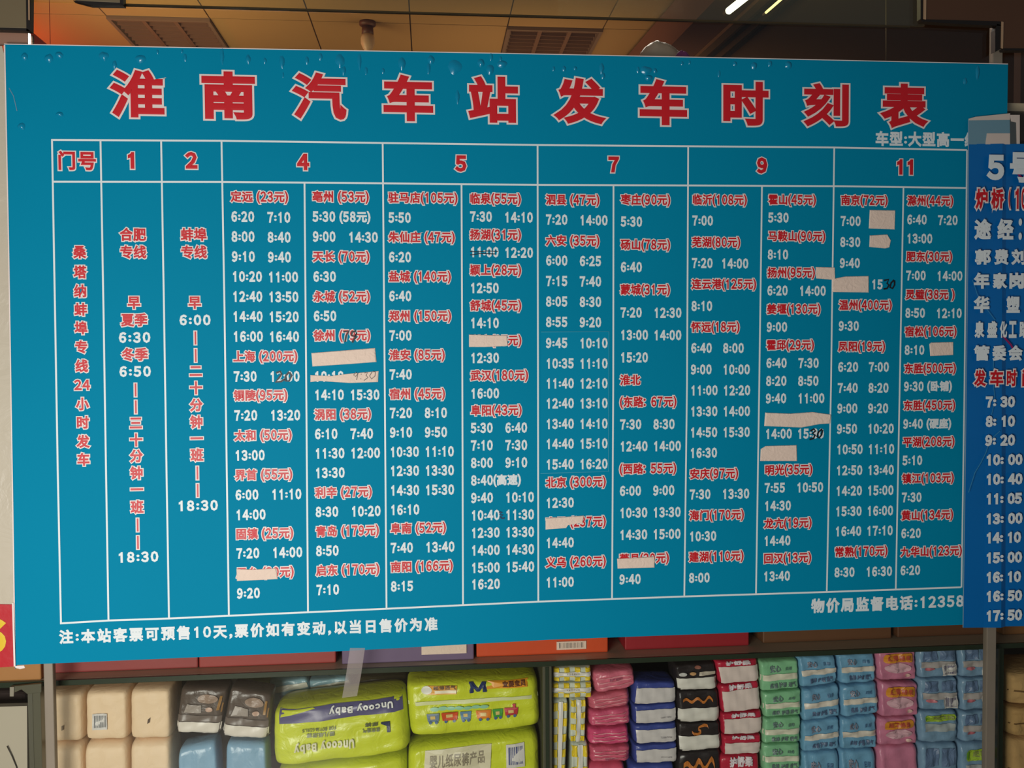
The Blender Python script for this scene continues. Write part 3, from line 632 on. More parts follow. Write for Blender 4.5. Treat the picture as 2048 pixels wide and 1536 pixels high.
for lb, x0, x1, y0, y1, c, h in CART:
    A = atz((x0+x1)/2, (y0+y1)/2, STOP); yf = min(A[1], .35); A0 = at(x0, y0, yf); A1 = at(x1, y1, yf)
    z0 = STOP+.0005; X0, X1 = A0[0], A1[0]
    r = empty('carton', ((X0+X1)/2, yf+.08, z0), lb, 'box')
    m = mat('carton_%d_%d_%d' % c, c, .55, var=.06, vscale=12, bump=.15, bscale=30)
    box('body', X0, X1, yf, yf+.16, z0, z0+h, m, r, .003)
    box('lid', X0-.001, X1+.001, yf-.002, yf+.162, z0+h-.035, z0+h+.002, m, r, .002)
    if 'purple' in lb: box('label', at(843, 1300, yf)[0], at(933, 1300, yf)[0], yf-.0035, yf-.001, at(890, 1307, yf)[2], at(890, 1288, yf)[2], M_PAPER, r)
    if 'orange flat' in lb:
        lx0, lx1, lz0, lz1 = at(1113, 1300, yf)[0], at(1172, 1300, yf)[0], at(1140, 1298, yf)[2], at(1140, 1282, yf)[2]
        l_ = box('label', lx0, lx1, yf-.0035, yf-.001, lz0, lz1, M_PAPER, r)
        vv = []; ff = []
        for q in range(18):
            bx = lx0+.006+(lx1-lx0-.012)*q/18; wd = random.choice((.0008, .0014, .002)); vv += [(bx, yf-.0039, lz0+.004), (bx+wd, yf-.0039, lz0+.004), (bx+wd, yf-.0039, lz1-.003), (bx, yf-.0039, lz1-.003)]; ff.append((4*q, 4*q+1, 4*q+2, 4*q+3))
        mesh('barcode', vv, ff, M_PENCIL, l_)

# ------------------------------------------------------------------ soft packs
UN = {}
def unit(m, ny, N):
    if (m, ny, N) in UN: return UN[(m, ny, N)]
    V = []; Fc = []; idx = {}
    def g(t): return math.sin((t*2-1)*1.32)/math.sin(1.32)
    def vid(p):
        k = tuple(round(t, 5) for t in p)
        if k not in idx:
            lo, hi = .3, 1.0
            for _ in range(22):
                s_ = (lo+hi)/2
                if abs(s_*p[0])**m+abs(s_*p[2])**m+abs(s_*p[1])**ny > 1: hi = s_
                else: lo = s_
            idx[k] = len(V); V.append((p[0]*lo, p[1]*lo, p[2]*lo))
        return idx[k]
    for ax in range(3):
        for sg in (-1, 1):
            M1 = N if (ax+1) % 3 != 1 else 6; M2 = N if (ax+2) % 3 != 1 else 6
            for i in range(M1):
                for j in range(M2):
                    f = []
                    for di, dj in ((0, 0), (1, 0), (1, 1), (0, 1)):
                        p = [0, 0, 0]; p[ax] = sg; p[(ax+1) % 3] = g((i+di)/M1); p[(ax+2) % 3] = g((j+dj)/M2); f.append(vid(p))
                    Fc.append(f if sg > 0 else f[::-1])
    UN[(m, ny, N)] = (V, Fc); return UN[(m, ny, N)]
class Pack:
    def __init__(s, name, label, cat, quad, col, group=None, yf=.09, T=.045, n=7, rough=.30, wr=.0014, bump=.62, N=14):
        Ym = yf + .22*T
        s.q = [at(x, y, Ym) for x, y in quad]; s.yf, s.T, s.m, s.ny, s.wr = yf, T, n*1.8, (3.2 if n < 5 else 5.0), wr; s.ph = random.uniform(0, 20)
        for k_ in (2, 3):
            if quad[k_][1] >= 1560: s.q[k_] = np.array([s.q[k_][0], s.q[k_][1], LZ+.001])
        c = sum(s.q)/4; zb = min(p[2] for p in s.q)
        s.r = empty(name, (c[0], yf+T, zb), label, cat, group)
        V = [s.pt(*p) for p in unit(s.m, s.ny, N)[0]]; Fc = unit(s.m, s.ny, N)[1]
        s.col = mat('film_%d_%d_%d' % col, col, rough, spec=.5, bump=bump, bscale=22, var=.06, vscale=14)
        s.body = mesh('body', V, Fc, s.col, s.r, smooth=True)
    def pt(s, x, y, z):           # x, z across the face, y depth (-1 front), in [-1, 1]
        u = (x+1)/2; v = (z+1)/2; TL, TR, BR, BL = s.q
        p = (TL*(1-u)+TR*u)*v + (BL*(1-u)+BR*u)*(1-v)
        w_ = s.wr*(math.sin(7*x+3*z+s.ph)+.8*math.sin(11*z-5*x+2*s.ph)+.6*math.sin(17*x+s.ph*3))
        return np.array([p[0], s.yf+s.T+s.T*y + w_*(1 if y < 0 else 0), p[2]])
    def S(s, u, v, off):          # front surface point
        x = min(.985, max(-.985, 2*u-1)); z = min(.985, max(-.985, 2*v-1))
        f = max(0, 1-abs(x)**s.m-abs(z)**s.m)**(1/s.ny)
        p = s.pt(x, -f, z); p[1] -= off*1.7 + .0004; return p
    def band(s, name, u0, u1, v0, v1, col, off=.0014, label=None, tilt=0.0, nu=14, nv=6):
        if isinstance(col, tuple): col = mat('film_%d_%d_%d' % col, col, .35, bump=.3, bscale=22, var=.05, vscale=14)
        V = [s.S(u0+(u1-u0)*i/nu, v0+(v1-v0)*j/nv + tilt*(i/nu-.5), off) for j in range(nv+1) for i in range(nu+1)]
        Fc = [(j*(nu+1)+i, j*(nu+1)+i+1, (j+1)*(nu+1)+i+1, (j+1)*(nu+1)+i) for j in range(nv) for i in range(nu)]
        o = mesh(name, V, Fc, col, s.r, smooth=True)
        if label: o['label'] = label
        return o
    def poly(s, name, uv, col, off=.002):
        if isinstance(col, tuple): col = mat('print_%d_%d_%d' % col, col, .4)
        E = []
        for i, (a, b) in enumerate(uv):
            c, d = uv[(i+1) % len(uv)]; k = max(1, int(math.hypot(c-a, d-b)/.07))
            E += [(a+(c-a)*t/k, b+(d-b)*t/k) for t in range(k)]
        cu_, cv_ = sum(u for u, v in E)/len(E), sum(v for u, v in E)/len(E); n = len(E); K = 3
        V = [s.S(cu_+(u-cu_)*(1-r_/K), cv_+(v-cv_)*(1-r_/K), off) for r_ in range(K) for u, v in E] + [s.S(cu_, cv_, off)]
        Fc = [(r_*n+i, r_*n+(i+1) % n, (r_+1)*n+(i+1) % n, (r_+1)*n+i) for r_ in range(K-1) for i in range(n)] + [((K-1)*n+i, (K-1)*n+(i+1) % n, K*n) for i in range(n)]
        return mesh(name, V, Fc, col, s.r)
    def disc(s, name, u, v, ru, rv, col, off=.002, n=18):
        return s.poly(name, [(u+ru*math.cos(2*math.pi*k/n), v+rv*math.sin(2*math.pi*k/n)) for k in range(n)], col, off)
    def text(s, txt, u0, u1, v0, v1, col, wt=.03, off=.0022, flip=False, name='lettering', outline=None):
        if isinstance(col, tuple): col = mat('print_%d_%d_%d' % col, col, .4)
        layers = ([(wt+.07, 1, off-.0004)] if outline else []) + [(wt, 0, off)]
        V = []; Fc = []; mi = []; n = 0
        for ww, k, of in layers:
            g, fs, W = run(txt, 1.0, ww, 1.0)
            for p in g:
                a = p[0]/W; b = (p[1]+.85)/1.7
                if flip: a = 1-a; b = 1-b
                V.append(s.S(u0+(u1-u0)*a, v0+(v1-v0)*b, of))
            Fc += [[i+n for i in f] for f in fs]; mi += [k]*len(fs); n += len(g)
        ms = [col, outline if outline else col]
        return mesh(name, V, Fc, ms, s.r, mi)
    def barcode(s, u0, u1, v0, v1, c=(96, 100, 120)):
        l_ = s.poly('barcode_label', [(u0, v0), (u1, v0), (u1, v1), (u0, v1)], (214, 210, 206), .0018)
        V = []; Fc = []; u = u0+(u1-u0)*.12; q = 0
        while u < u1-(u1-u0)*.12:
            wd = (u1-u0)*random.choice((.03, .05, .08))
            V += [s.S(u, v0+(v1-v0)*.15, .0024), s.S(u+wd, v0+(v1-v0)*.15, .0024), s.S(u+wd, v1-(v1-v0)*.12, .0024), s.S(u, v1-(v1-v0)*.12, .0024)]
            Fc.append((4*q, 4*q+1, 4*q+2, 4*q+3)); q += 1; u += wd+(u1-u0)*random.choice((.03, .05))
        o = mesh('bars', V, Fc, mat('print_%d_%d_%d' % c, c, .5), s.r); o.parent = l_; o.location = (0, 0, 0)

BOT = 1572
# cream tissue bales
cream = (234, 206, 170); gc = 'cream wrapped tissue bales in the left compartment'
def q4(x0, y0, x1, y1, dx=0): return [(x0, y0), (x1, y0-2), (x1+dx, y1-2), (x0+dx, y1)]
for lb, q, bc in (('cream tissue bale behind the left metal strip, upper row', q4(85, 1384, 168, 1483), 0), ('cream tissue bale with a barcode, upper row middle', q4(173, 1379, 258, 1479), 1), ('cream tissue bale, upper row next to the black packs', q4(262, 1376, 344, 1477), 2),
               ('cream tissue bale behind the left metal strip, cut off by the lower edge', q4(85, 1487, 168, BOT+10), 0), ('cream tissue bale in the lower row below the barcode', q4(170, 1483, 257, BOT+8), 0), ('cream tissue bale in the lower row next to the blue packs', q4(261, 1480, 343, BOT+6), 0)):
    p = Pack('tissue_pack', lb, 'tissue pack', q, cream, gc, n=6, T=.06, rough=.55, wr=.001, bump=.6)
    if bc == 1: p.barcode(.20, .54, .24, .56, (120, 122, 124))
    if bc == 2: p.poly('dark_mark', [(.44, .33), (.5, .36), (.52, .46), (.46, .42)], (90, 74, 62))
    if bc == 0 and 'upper' in lb: p.poly('dark_mark', [(.52, .26), (.57, .28), (.58, .38), (.53, .36)], (150, 132, 112))
# black and white packs, left compartment
for lb, q in (('brownish black pack with white foot, left of its twin', [(362, 1373), (457, 1375), (441, 1467), (352, 1464)]), ('brownish black pack with white foot, right of its twin', [(461, 1373), (545, 1386), (537, 1477), (443, 1472)])):
    p = Pack('hygiene_pack', lb, 'pack', q, (82, 70, 62), 'brownish black packs beside the cream bales', T=.04)
    p.band('white_foot', .0, 1., .0, .27, (222, 214, 202)); p.band('grey_stripe', .02, .98, .29, .42, (104, 92, 84))
    p.disc('print_oval', .62, .78, .22, .10, (150, 128, 112)); p.disc('print_disc', .68, .55, .08, .05, (190, 158, 140))
    p.poly('print_card', [(.14, .46), (.52, .48), (.50, .64), (.2, .66)], (158, 148, 140))
    p.poly('print_stick', [(.84, .55), (.9, .55), (.92, .85), (.87, .85)], (160, 118, 62)); p.poly('print_stick', [(.93, .5), (.96, .5), (.97, .7), (.94, .7)], (150, 112, 66))
# blue packs below them
for lb, q in (('light blue pack standing below the left brownish black pack', [(357, 1496), (432, 1481), (441, BOT), (352, BOT)]), ('light blue pack standing below the right brownish black pack', [(452, 1483), (533, 1486), (537, BOT), (449, BOT)])):
    p = Pack('hygiene_pack', lb, 'pack', q, (128, 168, 196), 'light blue packs in the left compartment', T=.04)
    p.band('white_band', .02, .98, .18, .46, (212, 216, 212)); p.text('安心 日用 柔', .12, .86, .54, .70, (96, 112, 140), .03)
# light blue packs behind the green diaper packs
for lb, q in (('pale blue pack lying behind the lime pack, left one', [(537, 1360), (614, 1356), (627, 1400), (548, 1412)]), ('pale blue pack lying behind the lime pack, right one', [(617, 1361), (697, 1352), (716, 1392), (626, 1404)])):
    p = Pack('hygiene_pack', lb, 'pack', q, (140, 176, 188), 'pale blue packs lying behind the lime pack', yf=.23, T=.03)
    p.band('white_band', .03, .97, .58, .80, (206, 206, 192), tilt=.12); p.text('安心 护理', .2, .8, .22, .42, (120, 130, 150), .02)
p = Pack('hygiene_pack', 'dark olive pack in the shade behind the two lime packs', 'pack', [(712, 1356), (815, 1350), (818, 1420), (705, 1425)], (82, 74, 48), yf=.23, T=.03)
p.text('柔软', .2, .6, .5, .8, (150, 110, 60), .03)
p = Pack('hygiene_pack', 'narrow green pack above the brownish black packs', 'pack', [(470, 1366), (541, 1361), (548, 1400), (474, 1400)], (136, 150, 84), yf=.23, T=.03)

# lime diaper packs
lime = (206, 216, 50); navy = (52, 54, 96)
p = Pack('diaper_pack', 'upside down lime diaper pack with a purple top and letter L', 'diaper pack', [(546, 1416), (812, 1384), (822, 1503), (546, 1535)], lime, yf=.075, T=.07, n=5, wr=.0022, bump=.8, N=22)
p.band('purple_top', .05, .97, .74, .965, (84, 80, 122), tilt=.0); p.poly('green_corner', [(.06, .86), (.32, .95), (.30, .965), (.07, .955)], lime, .0028)
p.text('Uncooy Baby', .42, .90, .80, .93, (226, 226, 222), .06, flip=True, outline=mat('print_52_54_96', (52, 54, 96), .4), off=.003)
p.text('FOR BOYS&GIRLS', .22, .47, .56, .64, (92, 98, 60), .03, flip=True); p.text('婴儿纸尿裤', .25, .46, .47, .55, (128, 134, 96), .03, flip=True)
p.text('Uncooy Baby', .16, .60, .22, .40, (224, 220, 186), .06, flip=True, off=.0036)
p.poly('letter_L', [(.80, .60), (.865, .60), (.865, .42), (.84, .42), (.84, .565), (.80, .565)][::-1], (40, 50, 84))
p.text('尿裤', .68, .78, .54, .62, (90, 96, 66), .03, flip=True); p.text('柔软透气', .66, .79, .44, .52, (110, 116, 80), .03, flip=True)
p = Pack('diaper_pack', 'lime diaper pack with a toy train print and letter M', 'diaper pack', [(812, 1364), (1076, 1351), (1082, 1452), (820, 1474)], lime, yf=.08, T=.07, n=6, wr=.0022, bump=.8, N=22)
p.band('white_stripe', .0, 1., .60, .67, (222, 226, 170))
p.poly('orange_label', [(.14, .79), (.37, .79), (.38, .93), (.16, .95)], (226, 160, 44)); p.disc('white_disc', .15, .87, .04, .075, (226, 224, 212), .0026); p.text('超薄透气', .20, .37, .87, .94, (110, 80, 50), .03, off=.0026)
p.band('yellow_strip', .21, .37, .81, .86, (228, 214, 180), off=.0024, nu=6, nv=2)
p.text('M', .47, .60, .76, .99, (40, 54, 100), .05); p.poly('orange_label', [(.60, .84), (.91, .84), (.92, .975), (.61, .975)], (232, 156, 40)); p.text('宜婴宝贝', .72, .90, .86, .97, (110, 60, 30), .05, off=.0026)
for k in range(7): p.disc('steam_puff', .20+.062*k, .52+.008*(k % 2), .035, .035, (150, 206, 170), .0018+.0001*k)
def wagon(u, wd, c, loco=False):
    v = .30 if not loco else .31
    p.poly('wagon_body', [(u, v), (u+wd, v), (u+wd+.008, v+.15), (u-.008, v+.15)], c, .0022)
    if loco: p.poly('wagon_chimney', [(u+wd-.03, v+.15), (u+wd-.012, v+.15), (u+wd-.008, v+.22), (u+wd-.034, v+.22)], c, .0022)
    for t in (.22, .78): p.disc('wagon_wheel', u+wd*t, v-.01, .012, .032, (84, 110, 150), .0027)
    p.poly('wagon_window', [(u+wd*.25, v+.05), (u+wd*.7, v+.05), (u+wd*.7, v+.11), (u+wd*.25, v+.11)], (226, 196, 120), .0027)
for u, wd, c, l_ in ((.145, .08, (120, 140, 160), 0), (.255, .11, (214, 84, 40), 0), (.395, .07, (104, 140, 170), 0), (.515, .10, (228, 130, 34), 0), (.64, .065, (70, 160, 60), 0), (.73, .09, (196, 60, 66), 1)): wagon(u, wd, c, l_)
p = Pack('diaper_pack', 'lime diaper pack with a large pale label and a barcode, below the train pack', 'diaper pack', [(816, 1494), (1078, 1461), (1082, BOT+4), (814, BOT+20)], lime, yf=.08, T=.07, n=6, wr=.0022, bump=.8, N=22)
p.poly('pale_label', [(.12, .66), (.62, .68), (.63, .95), (.13, .95)], (216, 208, 176), .0017); p.text('婴儿纸尿裤产品', .16, .58, .74, .90, (150, 140, 120), .015, off=.0028)
p.band('white_stripe', .0, 1., .52, .585, (222, 226, 190)); p.barcode(.74, .88, .66, .92, (70, 80, 130))
p = Pack('diaper_pack', 'lime diaper pack mostly hidden under the upside down one', 'diaper pack', [(552, 1541), (815, 1508), (815, 1586), (552, 1600)], lime, yf=.08, T=.07, n=6, wr=.0022, bump=.8, N=22)
p.text('Uncooy Baby', .55, .92, .5, .8, (222, 220, 180), .06, flip=True)

# yellow checked packs
yel = (228, 222, 196)
def checked(lb, q, vert):
    p = Pack('tissue_pack', lb, 'tissue pack', q, (206, 212, 196), 'yellow checked tissue packs', T=.04, n=8)
    V = []; k = 0
    nu, nv = (7, 3) if not vert else (3, max(6, int((q[3][1]-q[0][1])/11)))
    for i in range(nu):
        for j in range(nv):
            if (i+j) % 2 == 0:
                u0, u1, v0, v1 = .03+.94*i/nu, .03+.94*(i+1)/nu, .03+.94*j/nv, .03+.94*(j+1)/nv
                o = p.poly('yellow_check', [(u0, v0), (u1, v0), (u1, v1), (u0, v1)], (232, 204, 40), .0014)
    if vert: p.band('white_stripe', .40, .66, .02, .98, (226, 222, 214), .002, nu=3, nv=12); 
    else: p.band('white_stripe', .02, .98, .42, .68, (226, 222, 214), .002); p.text('TISSUE', .35, .70, .50, .62, (150, 140, 130), .02, off=.0026)
checked('yellow checked tissue pack lying topmost beside the glass divider', [(1104, 1333), (1182, 1331), (1182, 1361), (1104, 1361)], 0)
checked('yellow checked tissue pack lying second from the top', [(1102, 1364), (1183, 1362), (1183, 1393), (1102, 1394)], 0)
checked('tall yellow checked pack standing against the glass divider', [(1104, 1397), (1136, 1396), (1126, BOT-4), (1102, BOT-4)], 1)
checked('yellow checked pack standing right of the tall one', [(1140, 1396), (1172, 1395), (1169, 1482), (1139, 1483)], 1)
checked('yellow checked pack standing below, cut off by the lower edge', [(1142, 1485), (1176, 1484), (1174, BOT-4), (1139, BOT-4)], 1)
# pink packs
pk = [([(1184, 1344), (1268, 1334), (1272, 1372), (1191, 1388)], (214, 112, 132)), ([(1176, 1391), (1259, 1377), (1262, 1410), (1178, 1420)], (206, 104, 122)), ([(1177, 1421), (1261, 1411), (1262, 1448), (1179, 1453)], (212, 92, 124)),
      ([(1174, 1455), (1257, 1451), (1262, 1486), (1177, 1489)], (214, 80, 122)), ([(1177, 1490), (1261, 1489), (1261, 1520), (1179, 1524)], (208, 92, 118)), ([(1171, 1526), (1251, 1523), (1256, BOT), (1172, BOT)], (210, 84, 110))]
ords = ['topmost', 'second from the top', 'third from the top', 'fourth from the top', 'fifth from the top', 'at the bottom edge']
for i, (q, c) in enumerate(pk):
    p = Pack('wipes_pack', 'rose pink plastic pack %s in its stack' % ords[i], 'pack', q, c, 'pink packs beside the yellow checked ones', T=.045, n=4, wr=.002, bump=.7, rough=.25)
    for t in (.3, .5, .7): p.band('film_fold', .12, .88, t-.03, t+.02, (228, 150, 160), .0012, nu=10, nv=1, tilt=.04)  # flat paler pink bands across the face
    if i in (0, 4): p.text('SOFT WIPES', .36, .68, .54 if i == 0 else .2, .66 if i == 0 else .32, (120, 60, 90), .02)
# blue and white stack
for i, q in enumerate([[(1268, 1361), (1350, 1361), (1352, 1402), (1264, 1408)], [(1265, 1409), (1352, 1402), (1352, 1441), (1267, 1446)], [(1265, 1448), (1353, 1442), (1353, 1481), (1268, 1485)], [(1266, 1488), (1354, 1482), (1353, 1521), (1268, 1524)], [(1258, 1527), (1348, 1523), (1351, BOT), (1259, BOT)]]):
    p = Pack('tissue_pack', 'blue pack with white front, %s in its stack' % (ords[i] if i < 4 else ords[5]), 'pack', q, (62, 76, 150), 'blue and white packs', T=.045, n=7)
    p.band('white_front', .05, .97, .05, .74, (214, 208, 206), label=None)
    if i in (1, 2, 3): p.text('TISSUE PAPER', .60, .86, .26, .36, (130, 126, 130), .02)
# black and white stack
for i, q in enumerate([[(1347, 1328), (1428, 1322), (1434, 1376), (1353, 1379)], [(1353, 1380), (1435, 1376), (1439, 1440), (1353, 1443)], [(1353, 1444), (1438, 1441), (1442, 1494), (1356, 1502)], [(1355, 1503), (1441, 1495), (1440, BOT), (1351, BOT)]]):
    p = Pack('hygiene_pack', 'black and white pack, %s in its stack' % (ords[i] if i < 3 else ords[5]), 'pack', q, (44, 38, 38), 'black and white packs', T=.045, n=8)
    vs = (.48, .46, .56, .62)[i]
    p.band('white_front', .02, .99, .02, vs, (226, 222, 212))
    if i == 0:
        p.disc('logo_blob', .17, .64, .10, .07, (206, 204, 200)); p.disc('logo_blob', .42, .64, .08, .07, (206, 160, 110)); p.poly('logo_bar', [(.56, .56), (.97, .58), (.97, .70), (.58, .70)], (200, 188, 170)); p.disc('logo_curl', .55, .88, .08, .06, (150, 96, 80))
    else:
        pts = [(.12+.042*k, (vs+1)/2-.02+.075*math.sin(k*.95)*(.5+k*.045)) for k in range(18)] if i != 2 else [(.32, .70), (.36, .64), (.44, .62), (.52, .66), (.53, .72), (.47, .77), (.48, .84), (.54, .90), (.62, .93), (.69, .90), (.70, .84)]
        W_ = .045; uv = [(u, v+W_) for u, v in pts] + [(u, v-W_) for u, v in pts[::-1]]
        V = [p.S(u, v, .0022) for u, v in uv]; nn = len(pts)
        mesh('orange_swirl', V, [(k, k+1, 2*nn-2-k, 2*nn-1-k) for k in range(nn-1)], mat('print_200_120_50', (200, 120, 50), .4), p.r)
# red and white stack
for i, q in enumerate([[(1428, 1320), (1514, 1315), (1517, 1360), (1437, 1366)], [(1436, 1369), (1516, 1358), (1521, 1416), (1443, 1424)], [(1441, 1425), (1523, 1418), (1521, 1464), (1443, 1467)], [(1443, 1468), (1521, 1466), (1519, 1503), (1444, 1507)], [(1438, 1509), (1518, 1504), (1516, BOT), (1440, BOT)]]):
    p = Pack('hygiene_pack', 'red and white pack, %s in its stack' % (ords[i] if i < 4 else ords[5]), 'pack', q, (192, 40, 66), 'red and white packs', T=.045, n=8)
    p.band('white_front', .05, .98, .04, (.74, .78, .74, .62, .6)[i], (230, 212, 204)); p.text('护舒柔', .22, .80, .80, .97, (232, 220, 226), .06)
# green stack
for i, q in enumerate([[(1518, 1321), (1594, 1316), (1597, 1374), (1521, 1382)], [(1523, 1384), (1601, 1376), (1600, 1428), (1526, 1433)], [(1525, 1434), (1600, 1430), (1599, 1482), (1524, 1485)], [(1523, 1486), (1599, 1484), (1599, 1536), (1525, 1540)], [(1524, 1541), (1600, 1538), (1600, BOT), (1525, BOT)]]):
    p = Pack('hygiene_pack', 'mint green pack with cream band, %s in its stack' % (ords[i] if i < 4 else ords[5]), 'pack', q, (138, 200, 152), 'mint green packs', T=.045, n=9)
    p.band('cream_band', .0, 1., .36, .56, (226, 224, 200)); p.text('安心', .22, .50, .62, .86, (120, 140, 140), .04); p.text('日用', .62, .80, .66, .78, (96, 130, 120), .03); p.text('柔棉 护理 透气', .2, .88, .10, .28, (104, 124, 124), .03)
# two blue stacks
def blue(i, q, which):
    p = Pack('hygiene_pack', 'sky blue pack with cream band, %s in the %s sky blue stack' % (ords[i] if i < 3 else ords[5], which), 'pack', q, (118, 172, 206), 'sky blue packs with cream band', T=.045, n=8, wr=.002)
    p.band('cream_band', .04, .98, .40, .57, (226, 216, 202)); p.text('安心', .20, .46, .64, .86, (140, 140, 156), .04); p.text('日用', .62, .80, .68, .80, (80, 120, 160), .03); p.text('柔棉 护理 透气', .22, .86, .14, .30, (88, 106, 140), .03)
for i, q in enumerate([[(1594, 1312), (1668, 1308), (1673, 1364), (1600, 1375)], [(1603, 1378), (1676, 1367), (1679, 1430), (1604, 1442)], [(1603, 1443), (1676, 1432), (1677, 1495), (1604, 1503)], [(1603, 1504), (1676, 1498), (1677, BOT), (1604, BOT)]]): blue(i, q, 'left')
for i, q in enumerate([[(1674, 1307), (1747, 1303), (1749, 1362), (1679, 1367)], [(1680, 1370), (1753, 1363), (1755, 1425), (1682, 1433)], [(1679, 1435), (1750, 1427), (1751, 1494), (1679, 1497)], [(1678, 1498), (1749, 1496), (1751, BOT), (1679, BOT)]]): blue(i, q, 'right')
# pink with orange labels
for i, q in enumerate([[(1751, 1299), (1829, 1297), (1830, 1358), (1755, 1360)], [(1757, 1362), (1834, 1364), (1834, 1430), (1758, 1433)], [(1754, 1434), (1830, 1430), (1833, 1485), (1754, 1490)], [(1754, 1491), (1833, 1486), (1835, BOT), (1755, BOT)]]):
    p = Pack('hygiene_pack', 'rosy pack with orange label, %s in its stack' % (ords[i] if i < 3 else ords[5]), 'pack', q, (214, 132, 160), 'rosy packs with orange labels', T=.045, n=7, wr=.002, bump=.6)
    p.disc('pale_patch', .5, .42, .34, .16, (226, 180, 190), .0014)
    if i < 3:
        p.poly('orange_label', [(.14, .64), (.18, .60), (.86, .62), (.90, .70), (.88, .86), (.84, .90), (.18, .88), (.13, .80)], (232, 156, 50), .002); p.text('超薄棉柔', .22, .82, .66, .84, (200, 90, 70), .03, off=.0026)
    p.disc('round_mark', .74, .18, .07, .06, (232, 190, 180), .0022)
# pale blue with pictures
def pale(i, q, which, green, bar):
    p = Pack('hygiene_pack', 'misty blue pack, %s in the %s stack beside the rosy packs' % (ords[i] if i < 3 else ords[5], which), 'pack', q, (132, 166, 194), 'misty blue packs', T=.045, n=7, wr=.002)
    if green:
        p.poly('green_label', [(.14, .72), (.18, .68), (.88, .74), (.92, .84), (.88, .92), (.2, .88), (.14, .84)], (170, 200, 60), .002); p.disc('green_dot', .19, .79, .055, .08, (110, 170, 50), .0025); p.text('超薄棉', .32, .86, .76, .88, (150, 160, 90), .03, off=.0026)
        p.band('pale_patch', .12, .9, .38, .62, (178, 186, 186))
    else:
        p.poly('blue_panel', [(.10, .58), (.46, .62), (.46, .92), (.12, .92)], (104, 128, 162), .0016); p.poly('blue_panel', [(.54, .60), (.92, .62), (.92, .92), (.54, .92)], (108, 132, 166), .0016)
        p.band('pale_strip', .06, .94, .36, .56, (186, 178, 174))
        p.disc('red_mark', .26, .32, .13, .05, (206, 120, 130), .0022)
    if bar: p.barcode(.58, .94, .08, .46, (110, 104, 130))
for i, q in enumerate([[(1832, 1296), (1911, 1292), (1913, 1352), (1834, 1355)], [(1836, 1356), (1912, 1353), (1915, 1418), (1838, 1419)], [(1834, 1421), (1912, 1419), (1914, 1482), (1836, 1484)], [(1836, 1485), (1913, 1484), (1914, BOT), (1838, BOT)]]): pale(i, q, 'left', i == 2, i != 2)
for i, q in enumerate([[(1916, 1293), (1988, 1289), (1988, 1350), (1917, 1354)], [(1917, 1355), (1988, 1352), (1988, 1416), (1918, 1420)], [(1918, 1422), (1988, 1419), (1988, 1480), (1918, 1482)], [(1917, 1484), (1988, 1482), (1988, BOT), (1918, BOT)]]): pale(i, q, 'right', i == 3, i < 3)

# clear tape strip on the glass
o = slab('clear_tape', [at(700, 1296, -.001), at(730, 1296, -.001), at(722, 1350, -.001), at(714, 1392, -.001), at(684, 1396, -.001), at(692, 1350, -.001)], -.001, -.0004, mat('clear_tape', (196, 184, 178), .3, trans=.78))
tag(own_origin(o), 'strip of clear tape on the glass below the blue sign', 'tape')

# things right of the cabinet frame: folded tan blankets
for i, (y0, y1, c, lb) in enumerate(((1342, 1408, (206, 166, 108), 'folded tan blanket, uppermost right of the dark frame'), (1411, 1470, (196, 156, 98), 'folded tan blanket in the middle right of the dark frame'), (1473, BOT, (200, 160, 104), 'folded tan blanket, lowest right of the dark frame'))):
    p = Pack('folded_blanket', lb, 'blanket', [(2011, y0), (2150, y0-5), (2150, y1-5), (2011, y1)], c, 'folded tan blankets', T=.08, n=5, rough=.9, wr=.003, bump=.9)
    p.band('fold', .02, .98, .42, .47, (116, 86, 50), .001)  # darker band painted on as the shade inside a crease
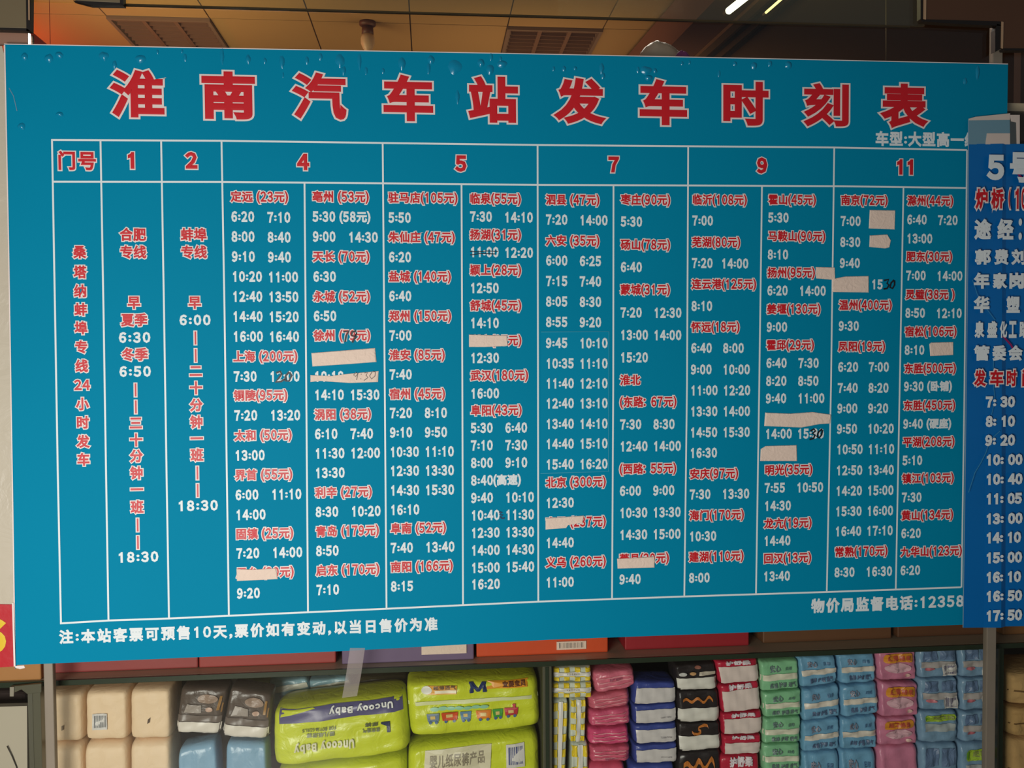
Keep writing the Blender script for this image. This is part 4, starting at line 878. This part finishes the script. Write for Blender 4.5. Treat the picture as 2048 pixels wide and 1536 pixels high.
# left of the cabinet frame: pale board with a wire, dark bundle
o = slab('pale_board', [at(-160, 1418, .075), at(54, 1412, .075), at(55, BOT, .075), at(-160, BOT, .075)], .075, .095, mat('board_pale', (184, 174, 156), .6, var=.05))
tag(own_origin(o), 'pale grey board standing left of the cabinet frame', 'board')
V0 = at(14, 1490, .072)
tube('bent_wire', [at(14, 1492, .070), at(24, 1512, .071), at(33, 1534, .072), at(40, BOT-2, .070)], .0012, M_DARK); tag(COL.objects['bent_wire'], 'thin dark wire leaning on the pale grey board', 'wire')
o = slab('cloth_bundle', [at(-160, 1386, .2), at(20, 1384, .2), at(52, 1388, .2), at(52, 1404, .2), at(0, BOT, .2), at(-160, BOT, .2)], .2, .3, mat('bundle', (92, 78, 76), .9, bump=.6, bscale=10, var=.1), bv=.01)
tag(own_origin(o), 'dull grey brown bundle behind the pale board', 'bundle')
r = empty('shelf_bracket', at(40, 1385, CY-.01), 'grey metal shelf bracket under the glass shelf at far left', 'bracket')
slab('arm', [at(22, 1372, .05), at(84, 1366, .05), at(84, 1384, .05), at(56, 1387, .05), at(44, 1378, .05), at(22, 1388, .05)], .046, .056, M_FR, r, .001)
slab('hook', [at(22, 1372, .05), at(31, 1372, .05), at(30, 1391, .05), at(22, 1391, .05)], .043, .0455, mat('bracket_light', (150, 142, 128), .4), r, .001)

# plastic bag with a purple bundle on the cabinet top, seen above the sign
def blob(name, c, rx_, ry_, rz_, m, parent, amp=.08, seed=0, zmin=None):
    V = []; Fc = []; A, B = 28, 14; rnd = random.Random(seed); ph = [rnd.uniform(0, 6) for _ in range(6)]
    for j in range(B+1):
        th = math.pi*j/B
        for i in range(A):
            an = 2*math.pi*i/A; k = 1+amp*(math.sin(3*an+ph[0]+2*th)+.7*math.sin(7*an+ph[1])*math.sin(th)+.6*math.sin(5*th+ph[2]+an))/2
            z = c[2]+rz_*math.cos(th)*k
            if zmin is not None: z = max(z, zmin)
            V.append((c[0]+rx_*math.sin(th)*math.cos(an)*k, c[1]+ry_*math.sin(th)*math.sin(an)*k, z))
    for j in range(B):
        for i in range(A): Fc.append((j*A+i, j*A+(i+1) % A, (j+1)*A+(i+1) % A, (j+1)*A+i))
    return mesh(name, V, Fc, m, parent, smooth=True)
tp = at(1320, 86, .2); bz = 2.18; c0 = at(1318, 118, .2)
bag = empty('plastic_bag', (c0[0], .2, bz), 'cloudy plastic bag with a purple bundle peeping over the top edge of the sign', 'bag')
hz = (tp[2]-bz)/2
blob('bag_film', (c0[0], .2, bz+hz), .068, .07, hz, mat('bag_film', (236, 206, 190), .3, trans=.08, bump=.8, bscale=18), bag, .06, 3, bz)
pp = at(1366, 112, .12); blob('purple_bundle', (pp[0], .125, bz+hz*.72), .030, .03, hz*.78, mat('purple_cloth', (168, 60, 150), .6), bag, .05, 5, bz)
